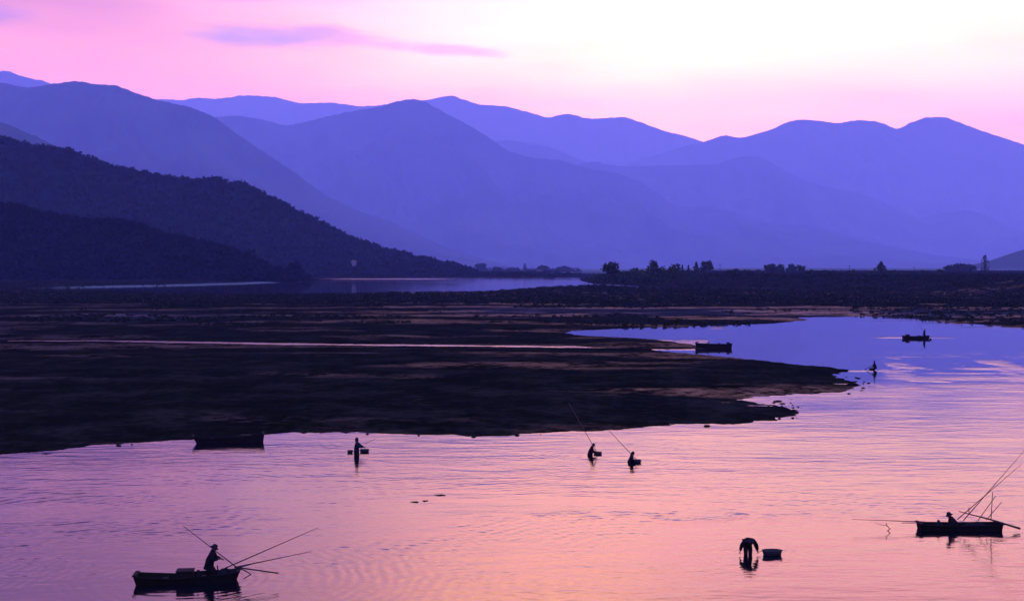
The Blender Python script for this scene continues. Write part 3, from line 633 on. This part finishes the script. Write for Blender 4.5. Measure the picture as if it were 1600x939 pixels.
def pole(p0, p1, r0, r1, label, mat_=None, name='pole', group=None, cat='pole', sag=0.0):
    p0, p1 = Vector(p0), Vector(p1); m = MB(); pts = []; rr = []
    for k in range(7):
        q = k/6; p = p0.lerp(p1, q) - p0; p.z -= sag*4*q*(1-q)*.25; pts.append(p); rr.append(r0 + (r1-r0)*q)
    m.tube(pts, rr, 7); o = m.build(name, mat_ or M_pole, None, True); o.location = p0
    return tag(o, label, cat, group)
def crate(loc, d, rz, label, name='crate', group=None):
    c = empty(name, loc, rz); tag(c, label, 'crate', group)
    m = MB(); w = .025
    for k in range(3):
        z = d[2]*(k+.5)/3; hh = d[2]/3*.86
        m.box((0, -d[1]/2, z), (d[0], w, hh)); m.box((0, d[1]/2, z), (d[0], w, hh)); m.box((-d[0]/2, 0, z), (w, d[1]-w*1.1, hh)); m.box((d[0]/2, 0, z), (w, d[1]-w*1.1, hh))
    m.box((0, 0, .012), (d[0]-w*2, d[1]-w*2, .02)); m.build('slat_side', M_deck, c)
    for sx in (-1, 1):
        for sy in (-1, 1): m = MB(); m.box((sx*(d[0]/2-.035), sy*(d[1]/2-.035), d[2]/2), (.04, .04, d[2]*.98)); m.build('corner_post', M_wood, c)
    m = MB(); m.box((0, 0, d[2]+.02), (d[0]+.06, d[1]+.06, .035)); m.build('lid', M_deck, c)
    return c
def heap(loc, d, seed, label, name='net_bundle', cat='net bundle', mt=None):
    rg = np.random.default_rng(seed); nu, nv = 22, 12; V = []; 
    for i in range(nv+1):
        ph = math.pi*.5*i/nv
        for j in range(nu):
            th = 2*math.pi*j/nu; x, y, z = math.cos(th)*math.cos(ph), math.sin(th)*math.cos(ph), math.sin(ph)
            k = 1 + .22*float(pnoise(np.array([x*2.2+seed]), np.array([y*2.2+z*2.7]))[0]) + .08*float(pnoise(np.array([x*7+seed]), np.array([y*7+z*6]))[0])
            V.append((x*d[0]/2*k, y*d[1]/2*k, z*d[2]*k))
    Fc = [(i*nu+j, i*nu+(j+1) % nu, (i+1)*nu+(j+1) % nu, (i+1)*nu+j) for i in range(nv) for j in range(nu)]
    m = MB(); m.add(V, Fc + [tuple(range(nu))[::-1]]); o = m.build(name, mt or M_net, None, True); o.location = loc
    return tag(o, label, cat)
def tub(px, py, w, h, label, name='tub', sx=1.0, rope_to=None, z0=-.06, sy=1.0):
    p = at(px, py); c = empty(name, (p.x, p.y, z0)); tag(c, label, 'tub', 'floating tubs beside the waders')
    r = w/2; m = MB(); m.lathe([(r*.86, 0), (r*.93, h*.5), (r, h), (r*.94, h), (r*.86, h*.45), (r*.80, .03)], n=22, sx=sx, sy=sy); m.build('bucket', M_tub, c, True)
    m = MB()
    pts = [(r*sx*math.cos(a), r*sy*math.sin(a), h) for a in [2*math.pi*k/22 for k in range(22)]]
    m.tube(pts + [pts[0]], .028 if w > .6 else .02, 6); m.build('rim', M_tub, c, True)
    m = MB(); m.lathe([(r*.82, 0), (r*.80, .02)], (0, 0, h*.55), 16, sx=sx, sy=sy); m.build('catch', M_net, c)
    if rope_to is not None:
        m = MB(); q = Vector(rope_to) - Vector((p.x, p.y, z0)); s0 = Vector((math.copysign(r*sx, q.x), 0, h*.9)); md = s0.lerp(q, .5); md.z = .08 - z0
        m.tube([s0, md, q], .012, 5); m.build('rope', M_pole_dark, c)
    return c

# ------------------------------------------------------------------ people
DG = None
def skin_mesh(nodes, edges, rad, root=0, sub=2):
    me_ = bpy.data.meshes.new('skin'); me_.from_pydata([tuple(v) for v in nodes], edges, []); me_.update()
    o = bpy.data.objects.new('skin', me_); COL.objects.link(o)
    md = o.modifiers.new('s', 'SKIN'); md.use_smooth_shade = True; md.branch_smoothing = .6
    sv = me_.skin_vertices[0].data
    for i, r in enumerate(rad):
        sv[i].radius = (r, r) if isinstance(r, (int, float)) else r
        sv[i].use_root = (i == root)
    sb = o.modifiers.new('b', 'SUBSURF'); sb.levels = sub; sb.render_levels = sub
    bpy.context.view_layer.update(); dg = bpy.context.evaluated_depsgraph_get()
    ev = o.evaluated_get(dg); m2 = bpy.data.meshes.new_from_object(ev, depsgraph=dg)
    V = [v.co.copy() for v in m2.vertices]; Fc = [tuple(p.vertices) for p in m2.polygons]
    bpy.data.objects.remove(o); bpy.data.meshes.remove(m2)
    return V, Fc
def head_mesh(c, yaw, pitch, s=1.0):
    nu, nv = 20, 14; V = []
    Mx = Matrix.Rotation(yaw, 3, 'Z') @ Matrix.Rotation(pitch, 3, 'Y')      # face looks along +x before turning
    for i in range(nv+1):
        ph = -math.pi/2 + math.pi*i/nv
        for j in range(nu):
            th = 2*math.pi*j/nu; x, y, z = math.cos(th)*math.cos(ph), math.sin(th)*math.cos(ph), math.sin(ph)
            X = x*.095; Yv = y*.075; Zv = z*.120
            if z < -.2: Yv *= 1 - .35*(-z-.2); X += .010
            if x > .5: X += .022*math.exp(-((y)/.16)**2 - ((z+.12)/.20)**2) + .008*math.exp(-(y/.3)**2-((z+.45)/.1)**2); X -= .008*math.exp(-((abs(y)-.38)/.16)**2 - ((z-.08)/.12)**2)
            if abs(y) > .85: Yv += math.copysign(.014*math.exp(-((x+.05)/.25)**2-((z)/.28)**2), y)
            V.append(Vector(c) + Mx @ Vector((X, Yv, Zv))*s)
    Fc = [(i*nu+j, i*nu+(j+1) % nu, (i+1)*nu+(j+1) % nu, (i+1)*nu+j) for i in range(nv) for j in range(nu)]
    return V, Fc, Mx
def person(loc, rz, J, label, coat=0, hat='bucket', head_yaw=0, head_pitch=0.2, scale=1.0, coatlen=.30):
    """J: joints in local metres, +x is the way the figure faces"""
    J = {k: Vector(v)*scale for k, v in J.items()}
    p = empty('person', loc, rz); tag(p, label, 'person', 'people gathering shellfish')
    def graph(names_edges, radii):
        nm = []; 
        for a, b in names_edges:
            for q in (a, b):
                if q not in nm: nm.append(q)
        return [J[q] for q in nm], [(nm.index(a), nm.index(b)) for a, b in names_edges], [radii[q] for q in nm]
    rad = {'pel': .13, 'waist': .118, 'chest': .135, 'neck': .058, 'shL': .070, 'shR': .070, 'elL': .046, 'elR': .046, 'wrL': .030, 'wrR': .030,
           'hipL': .095, 'hipR': .095, 'knL': .060, 'knR': .060, 'anL': .042, 'anR': .042, 'toL': .036, 'toR': .036, 'paL': (.036, .022), 'paR': (.036, .022)}
    E = [('pel', 'waist'), ('waist', 'chest'), ('chest', 'neck')]
    for s in 'LR': E += [('chest', 'sh'+s), ('sh'+s, 'el'+s), ('el'+s, 'wr'+s), ('wr'+s, 'pa'+s), ('pel', 'hip'+s), ('hip'+s, 'kn'+s), ('kn'+s, 'an'+s), ('an'+s, 'to'+s)]
    for s in 'LR':
        d = (J['wr'+s]-J['el'+s]).normalized(); J['pa'+s] = J['wr'+s] + d*.07*scale
    J['neck2'] = J['neck'] + (J['head']-J['neck'])*.6; rad['neck2'] = .055; E.append(('neck', 'neck2'))
    V, Fc = skin_mesh(*graph(E, rad))
    m = MB(); m.add(V, Fc)
    hv, hf, Mx = head_mesh(J['head'], head_yaw, head_pitch); m.add(hv, hf)
    for s in 'LR':                                       # fingers, curled
        sg = 1 if s == 'L' else -1
        w = J['pa'+s]; d = (J['wr'+s]-J['el'+s]).normalized(); side = d.cross(Vector((0, 0, 1)));
        side = side.normalized() if side.length > .1 else Vector((0, 1, 0)); nrm = side.cross(d).normalized()
        if nrm.z > 0: nrm = -nrm
        for q, (off, ln) in enumerate([(-.027, .062), (-.009, .072), (.009, .068), (.026, .054)]):
            a = w + side*off - d*.01; b1 = a + d*ln*.5 + nrm*.006; b2 = b1 + d*ln*.25 + nrm*ln*.36; b3 = b2 - d*ln*.12 + nrm*ln*.28
            m.tube([a, b1, b2, b3], [.0095, .009, .008, .006], 6)
        a = w - d*.035 + side*sg*.028; m.tube([a, a + d*.025 + side*sg*.022 + nrm*.012, a + d*.055 + side*sg*.020 + nrm*.035], [.011, .010, .007], 6)
    for sy in (-1, 1):                                   # eyes
        e = J['head'] + Mx @ Vector((.086, sy*.030, .006)); m.lathe([(.001, -.011), (.010, -.005), (.010, .005), (.001, .011)], e, 8)
    m.build('body', M_skin, p, True)
    k = 1.22; r2 = {a: (b*k if not isinstance(b, tuple) else b) for a, b in rad.items()}
    r2.update(waist=.200, pel=.205, chest=.205, shL=.130, shR=.130, elL=.098, elR=.098, neck=.11)
    J['cuL'] = J['elL'].lerp(J['wrL'], .88); J['cuR'] = J['elR'].lerp(J['wrR'], .88); r2['cuL'] = r2['cuR'] = .070
    J['hem'] = J['pel'] + (J['pel']-J['waist']).normalized()*coatlen*scale; J['hem'].x += .04; J['hem2'] = J['pel'].lerp(J['hem'], .5); r2['hem'] = .215; r2['hem2'] = .21; r2['neck2'] = .078
    V, Fc = skin_mesh(*graph([('pel', 'waist'), ('waist', 'chest'), ('chest', 'neck'), ('neck', 'neck2'), ('pel', 'hem2'), ('hem2', 'hem')] + [q for s in 'LR' for q in (('chest', 'sh'+s), ('sh'+s, 'el'+s), ('el'+s, 'cu'+s))], r2))
    m = MB(); m.add(V, Fc); m.build('jacket', M_cloth[coat], p, True)
    r3 = {'pel': .160, 'hipL': .135, 'hipR': .135, 'knL': .105, 'knR': .105, 'anL': .080, 'anR': .080, 'toL': .055, 'toR': .055}
    V, Fc = skin_mesh(*graph([q for s in 'LR' for q in (('pel', 'hip'+s), ('hip'+s, 'kn'+s), ('kn'+s, 'an'+s), ('an'+s, 'to'+s))], r3))
    m = MB(); m.add(V, Fc); m.build('waders', M_rubber, p, True)
    m = MB(); hc = J['head'] + Mx @ Vector((-.008, 0, .03))
    if hat == 'bucket': m.lathe([(.185, -.015), (.188, -.005), (.112, .035), (.105, .10), (.085, .135), (.03, .15)], hc, 20, M=Mx)
    elif hat == 'cap': m.lathe([(.104, .0), (.108, .04), (.098, .09), (.05, .125), (.01, .13)], hc, 18, M=Mx); m.box(hc + Mx @ Vector((.15, 0, .02)), (.13, .15, .012), head_yaw, 0, head_pitch)
    else: m.lathe([(.085, -.19), (.115, -.12), (.122, -.02), (.118, .05), (.085, .11), (.02, .135)], hc + Mx @ Vector((-.025, 0, 0)), 18, M=Mx)
    m.build({'bucket': 'brimmed_hat', 'cap': 'cap', 'hood': 'hood'}[hat], M_hat, p, True)
    return p
def pose(lean=0.0, knee=0.0, hipz=.86, handL=None, handR=None, headfwd=0.0, stance=.11, step=0.0, twist=0.0):
    """standing or bent figure, feet at z=0; lean = forward bend of the trunk in radians"""
    J = {}; P_ = Vector((0, 0, hipz)); up = Vector((math.sin(lean), 0, math.cos(lean)))
    J['pel'] = P_; J['waist'] = P_ + up*.18; u2 = Vector((math.sin(lean*1.12), 0, math.cos(lean*1.12))); J['chest'] = J['waist'] + u2*.24
    J['neck'] = J['chest'] + u2*.14; hu = Vector((math.sin(lean+headfwd), 0, math.cos(lean+headfwd))); J['head'] = J['neck'] + hu*.135
    for s, sg in (('L', 1), ('R', -1)):
        J['sh'+s] = J['chest'] + u2*.07 + Vector((sg*twist*.1, sg*.185, 0))
        J['hip'+s] = P_ + Vector((0, sg*.095, -.06)); f = Vector((sg*step, sg*stance, .06)); J['an'+s] = f
        mid = (J['hip'+s]+f)*.5; dd = (J['hip'+s]-f).length; kk = math.sqrt(max(0, .41**2 - (dd/2)**2)); J['kn'+s] = mid + Vector((kk + .01, sg*.01, 0))
        J['to'+s] = f + Vector((.15, sg*.02, -.02))
        h = (handL if s == 'L' else handR) or (J['sh'+s] + Vector((.08, sg*.05, -.55)))
        h = Vector(h); a = J['sh'+s]; v = h-a; dist = min(v.length, .54); h = a + v.normalized()*dist; J['wr'+s] = h
        kk = math.sqrt(max(0, .28**2-(dist/2)**2)); dn = Vector((-.3, sg*.5, -1)); dn = (dn - v.normalized()*dn.dot(v.normalized())).normalized(); J['el'+s] = (a+h)*.5 + dn*kk
    return J

# --- near boat, lower left
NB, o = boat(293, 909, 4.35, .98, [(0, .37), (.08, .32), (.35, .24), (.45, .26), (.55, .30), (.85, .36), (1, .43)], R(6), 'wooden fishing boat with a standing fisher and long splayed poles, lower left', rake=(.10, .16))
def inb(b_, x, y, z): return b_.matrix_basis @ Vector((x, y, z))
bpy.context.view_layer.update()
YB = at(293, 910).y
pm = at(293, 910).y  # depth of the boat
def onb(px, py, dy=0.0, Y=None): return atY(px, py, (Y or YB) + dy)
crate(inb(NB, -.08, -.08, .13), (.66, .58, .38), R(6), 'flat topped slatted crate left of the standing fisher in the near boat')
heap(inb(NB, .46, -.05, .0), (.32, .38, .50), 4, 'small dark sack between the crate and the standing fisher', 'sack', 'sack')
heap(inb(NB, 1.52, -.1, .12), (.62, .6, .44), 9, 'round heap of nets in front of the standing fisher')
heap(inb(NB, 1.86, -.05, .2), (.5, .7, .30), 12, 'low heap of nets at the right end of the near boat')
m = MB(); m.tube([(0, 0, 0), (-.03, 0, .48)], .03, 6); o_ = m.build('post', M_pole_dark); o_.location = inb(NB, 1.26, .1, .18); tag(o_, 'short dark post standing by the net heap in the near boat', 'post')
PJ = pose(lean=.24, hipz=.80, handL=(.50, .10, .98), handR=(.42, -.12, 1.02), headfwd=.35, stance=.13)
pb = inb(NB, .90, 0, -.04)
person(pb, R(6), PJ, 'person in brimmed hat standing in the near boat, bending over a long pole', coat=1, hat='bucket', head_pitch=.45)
pole(onb(286, 821, .15), onb(374, 889, -.15), .012, .026, 'long pole held in both hands by the standing fisher', M_pole_dark)
pole(onb(352, 887, .1), onb(497, 824, .5), .028, .010, 'long pole rising to the right from the near boat, highest of its poles')
pole(onb(366, 886, .0), onb(487, 861, .2), .030, .010, 'long low reddish pole pointing right from the near boat')
pole(onb(368, 887, -.2), onb(392, 881, -.1), .03, .026, 'short stub of a pole at the right end of the near boat', M_pole_dark)
pole(onb(371, 886, -.15), onb(435, 895, -.25), .030, .030, 'thick pole slanting from the near boat down to the water', M_pole_dark)
m = MB(); q = [onb(374, 888, -.4), onb(383, 891, -.5), onb(392, 897, -.6), onb(381, 903.5, -.9)]; m.tube([v - q[0] for v in q], [.03, .03, .028, .02], 6); o_ = m.build('branch_hook', M_pole_dark); o_.location = q[0]; tag(o_, 'crooked branch hanging off the right end of the near boat', 'branch')
m = MB(); q = [onb(217, 905, -.3), onb(214, 912, -.35), onb(211, 919, -.4)]; q[2] = at(211, 918.5, -.05); m.tube([v - q[0] for v in q], .018, 5); o_ = m.build('mooring_stick', M_pole_dark); o_.location = q[0]; tag(o_, 'thin stick slanting into the water at the left end of the near boat', 'stick')

# --- right boat
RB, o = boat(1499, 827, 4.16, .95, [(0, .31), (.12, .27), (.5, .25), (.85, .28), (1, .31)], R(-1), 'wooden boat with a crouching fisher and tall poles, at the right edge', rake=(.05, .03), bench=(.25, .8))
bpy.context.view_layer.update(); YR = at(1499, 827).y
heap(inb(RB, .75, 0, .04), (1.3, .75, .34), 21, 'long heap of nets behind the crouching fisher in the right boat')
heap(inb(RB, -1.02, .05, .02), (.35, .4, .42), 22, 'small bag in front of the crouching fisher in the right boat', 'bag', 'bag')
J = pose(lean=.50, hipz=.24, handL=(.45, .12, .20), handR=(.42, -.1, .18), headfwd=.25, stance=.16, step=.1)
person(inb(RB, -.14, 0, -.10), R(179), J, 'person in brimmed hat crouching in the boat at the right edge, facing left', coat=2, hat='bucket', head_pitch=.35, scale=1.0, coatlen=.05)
PR = 'poles standing in the right boat'
def onr(px, py, dy=0.0): return atY(px, py, YR + dy)
pole(onr(1496, 811, .1), onr(1596, 725, .1), .026, .009, 'tall slanting red pole ending just short of the picture edge in the right boat', None, 'pole', PR)
pole(onr(1505, 813, -.1), onr(1602, 702, -.1), .026, .009, 'tallest slanting red pole, crossing the other tall one in the right boat', None, 'pole', PR)
pole(onr(1528, 813, .2), onr(1556, 774, .2), .022, .016, 'short slanting pole, left of two short ones in the right boat', None, 'pole', PR)
pole(onr(1541, 812, -.2), onr(1565, 784, -.2), .022, .016, 'short slanting pole, right of two short ones in the right boat', None, 'pole', PR)
pole(onr(1548.5, 811, 0), onr(1551, 768, 0), .022, .018, 'upright post propping up the poles in the right boat', None, 'pole', PR)
pole(onr(1514, 803, .3), onr(1514, 792, .3), .022, .018, 'short upright peg above the oar in the right boat', M_pole_dark, 'peg', PR, 'peg')
pole(onr(1498, 798.5, -.3), onr(1548, 811.5, -.4), .020, .040, 'dark sculling oar handle', M_pole_dark, 'oar', None, 'oar')['label'] = 'handle end of the dark oar lying over the poles of the right boat'
pole(onr(1545, 810.5, -.4), onr(1594, 825.5, -.5), .040, .055, 'blade end of the dark oar slanting into the water right of the right boat', M_pole_dark, 'oar', None, 'oar')
pole(onr(1331, 811, .1), onr(1446, 815, .1), .009, .028, 'long thin pole jutting level to the left from the right boat')
pole(onr(1409, 816.4, -.1), onr(1442, 816.6, -.1), .018, .024, 'short thin pole jutting left under the long one from the right boat')
# twig in the water
q0 = at(1385, 829, 0)
m = MB(); Yt = q0.y
q = [at(1384.5, 830.5, -.06), atY(1391, 825.5, Yt), atY(1385, 820.5, Yt), atY(1385.5, 816, Yt)]; m.tube([v - q0 for v in q], [.026, .026, .022, .014], 6)
q = [atY(1385, 820.5, Yt), atY(1376, 819.5, Yt), atY(1369, 817, Yt)]; m.tube([v - q0 for v in q], [.014, .012, .008], 5)
o_ = m.build('twig', M_pole_dark); o_.location = q0; tag(o_, 'crooked forked twig sticking out of the water left of the right boat', 'twig')

# --- moored boat on the shore, left
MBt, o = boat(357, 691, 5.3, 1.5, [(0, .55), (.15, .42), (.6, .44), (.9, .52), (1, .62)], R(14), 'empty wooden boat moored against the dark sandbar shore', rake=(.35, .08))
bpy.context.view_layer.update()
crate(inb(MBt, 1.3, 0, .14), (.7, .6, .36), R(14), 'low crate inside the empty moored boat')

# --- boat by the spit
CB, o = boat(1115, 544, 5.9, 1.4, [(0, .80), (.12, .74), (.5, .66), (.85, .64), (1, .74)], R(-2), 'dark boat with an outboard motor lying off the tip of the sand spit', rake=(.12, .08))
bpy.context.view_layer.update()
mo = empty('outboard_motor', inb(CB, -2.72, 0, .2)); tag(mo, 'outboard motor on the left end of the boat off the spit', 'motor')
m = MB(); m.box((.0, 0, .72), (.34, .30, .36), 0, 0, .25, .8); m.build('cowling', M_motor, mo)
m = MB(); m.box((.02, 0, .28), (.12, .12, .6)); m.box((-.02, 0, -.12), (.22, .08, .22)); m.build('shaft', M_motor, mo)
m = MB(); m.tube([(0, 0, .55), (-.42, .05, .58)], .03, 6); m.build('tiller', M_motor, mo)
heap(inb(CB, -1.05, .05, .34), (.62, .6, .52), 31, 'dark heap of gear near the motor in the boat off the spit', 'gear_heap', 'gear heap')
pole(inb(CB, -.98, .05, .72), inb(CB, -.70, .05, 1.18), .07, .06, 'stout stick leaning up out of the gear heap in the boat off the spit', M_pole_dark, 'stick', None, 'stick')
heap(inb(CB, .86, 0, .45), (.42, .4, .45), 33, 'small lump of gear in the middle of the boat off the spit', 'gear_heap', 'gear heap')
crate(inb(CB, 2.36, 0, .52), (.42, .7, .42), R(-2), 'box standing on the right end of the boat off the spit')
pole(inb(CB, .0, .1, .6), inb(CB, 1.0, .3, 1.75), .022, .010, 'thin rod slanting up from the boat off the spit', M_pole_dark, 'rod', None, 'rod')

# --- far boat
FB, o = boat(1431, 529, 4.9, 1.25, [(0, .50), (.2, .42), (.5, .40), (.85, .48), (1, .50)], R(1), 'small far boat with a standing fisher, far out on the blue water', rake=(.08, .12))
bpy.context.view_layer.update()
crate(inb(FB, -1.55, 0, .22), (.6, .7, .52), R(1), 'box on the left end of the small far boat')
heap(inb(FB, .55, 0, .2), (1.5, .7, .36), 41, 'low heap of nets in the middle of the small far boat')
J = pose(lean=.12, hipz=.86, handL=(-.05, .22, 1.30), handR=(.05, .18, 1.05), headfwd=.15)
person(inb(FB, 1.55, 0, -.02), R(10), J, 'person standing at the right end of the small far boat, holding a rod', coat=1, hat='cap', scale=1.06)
pole(inb(FB, 1.75, 0, 1.0), inb(FB, .62, .5, 2.75), .030, .014, 'thin rod rising up left from the person in the small far boat', M_pole_dark, 'rod', None, 'rod')
pole(inb(FB, .48, .1, .45), inb(FB, .44, .1, 1.0), .03, .02, 'short upright stake in the middle of the small far boat', M_pole_dark, 'stake', None, 'stake')
m = MB(); m.lathe([(.03, -.16), (.15, -.12), (.20, 0), (.15, .12), (.03, .16)], n=14); o_ = m.build('buoy', M_tub, None, True); o_.location = at(1454, 529.5, .12); tag(o_, 'small round dark buoy floating right of the small far boat', 'buoy')

# --- waders
# 1: upright, left of centre
w = at(557, 710.5)
J = pose(lean=.04, hipz=.90, handL=(.48, .10, 1.12), handR=(.46, -.12, 1.12), headfwd=.12)
person((w.x, w.y, -.68), R(0), J, 'person standing upright in the shallows by the sandbar, arms held out to the right', coat=0, hat='hood', head_pitch=.1, scale=1.1, coatlen=.42)
pole(at(569, 693.5, .72)*1.0, atY(588, 685, w.y), .018, .010, 'thin rod held out by the upright wader near the sandbar', M_pole_dark, 'rod', None, 'rod')
tub(569.5, 705.5, .54, .22, 'round tub floating right of the upright wader near the sandbar', sx=1.25)
c_ = at(545.5, 706)
tub(547, 706.5, .30, .20, 'small basket floating left of the upright wader near the sandbar', 'basket', 1.3, rope_to=(w.x-.1, w.y, .45))
# 2 and 3: bent over beside their tubs, with long poles
w = at(924, 711)
J = pose(lean=.22, hipz=.80, handL=(.44, .08, .92), handR=(.42, -.08, .98), headfwd=.55)
person((w.x-.10, w.y, -.74), R(-5), J, 'person bent forward waist deep, left of two waders with long red poles', coat=3, hat='cap', head_pitch=.7)
pole(at(933, 707.5, .25), atY(889, 630, w.y+.6), .026, .016, 'long red pole of the left wader, rising across the sandbar', None, 'pole')
tub(934, 709, .52, .19, 'flat tub pushed by the left wader with the long red pole', sx=1.15)
w = at(985, 722.5)
J = pose(lean=.20, hipz=.80, handL=(.44, .08, .92), handR=(.44, -.08, .96), headfwd=.5)
person((w.x-.04, w.y, -.86), R(0), J, 'person bent forward waist deep, right of two waders with long red poles', coat=1, hat='hood', head_pitch=.7)
pole(at(996, 719.5, .22), atY(950, 671, w.y+.5), .026, .016, 'long red pole of the right wader, ending at the sandbar edge', None, 'pole')
tub(995, 722, .56, .21, 'flat tub pushed by the right wader with the long red pole', sx=1.1)
# 4: bent double, both arms in the water
w = at(1169, 866)
J = pose(lean=1.22, hipz=.84, handL=(.34, .44, .38), handR=(.34, -.44, .38), headfwd=.95, stance=.09)
person((w.x, w.y+.25, -.32), R(-88), J, 'person bent double with both arms in the water beside a big black tub', coat=1, hat='hood', head_pitch=1.2, scale=1.04, coatlen=.05)
tub(1206.5, 866.5, .90, .27, 'big black tub floating beside the wader bent double', sx=1.02, sy=.6, rope_to=(w.x+.25, w.y+.1, .45))
# 5: far wader
w = at(1367.5, 578.5)
J = pose(lean=.12, hipz=.84, handL=(.34, .12, .86), handR=(.38, -.1, .84), headfwd=.1)
person((w.x, w.y, -.42), R(180), J, 'far wader standing beyond the tip of the sandbar, pole held down to the left', coat=2, hat='cap')
pole(atY(1362.5, 571, w.y), at(1351, 577.5, .03), .035, .035, 'short pole dipped in the water by the far wader', M_pole_dark)
tub(1362, 577.5, .55, .26, 'tub floating at the left side of the far wader', sx=1.2)

# floating weed and driftwood
def weed(px, py, w, seed, label):
    rg = random.Random(seed); c = at(px, py); m = MB(); wd = w/F*c.length; m.tube([(-.5*wd, .1, 0), (0, -.05, .03), (.5*wd, .05, 0)], [.012, .03, .012], 5)
    for k in range(9):
        x = rg.uniform(-.5, .5)*wd; y = rg.uniform(-.14, .14); a = rg.uniform(-.5, .5); l = rg.uniform(.12, .35)*wd*.6
        m.tube([(x-l*math.cos(a), y-l*math.sin(a), 0), (x, y, rg.uniform(.0, .025)), (x+l*math.cos(a), y+l*math.sin(a), .0)], [.010, rg.uniform(.012, .028), .010], 5)
    o_ = m.build('floating_weed', M_net); o_.location = (c.x, c.y, 0); return tag(o_, label, 'weed', 'clumps of weed on the water')
weed(648, 784, 12, 1, 'dark ragged clump of floating weed, leftmost of three'); weed(664, 782.5, 9, 2, 'small thin clump of floating weed between two larger ones'); weed(688, 773.5, 17, 3, 'wide clump of floating weed, rightmost of three')
weed(72, 709, 10, 5, 'dark scrap of weed floating under the left sandbar shore')

# ------------------------------------------------------------------ the dusk haze
m = MB(); x0_, x1_, y0_, y1_, z0_, z1_ = -28000, 28000, -400, 30500, -3.2, 3850
m.box(((x0_+x1_)/2, (y0_+y1_)/2, (z0_+z1_)/2), (x1_-x0_, y1_-y0_, z1_-z0_))
M_haze = bpy.data.materials.new('dusk_haze'); M_haze.use_nodes = True; t = M_haze.node_tree; t.nodes.clear()
pv = nd(t, 'ShaderNodeVolumePrincipled'); pv.inputs['Density'].default_value = HAZE_DENSITY; pv.inputs['Color'].default_value = (*HAZE_COLOR, 1); pv.inputs['Absorption Color'].default_value = (1, 1, 1, 1)
mo_ = nd(t, 'ShaderNodeOutputMaterial'); t.links.new(pv.outputs[0], mo_.inputs['Volume'])
M_haze.cycles.homogeneous_volume = True
tag(m.build('haze', M_haze), 'blue violet evening haze filling the valley', kind='stuff')
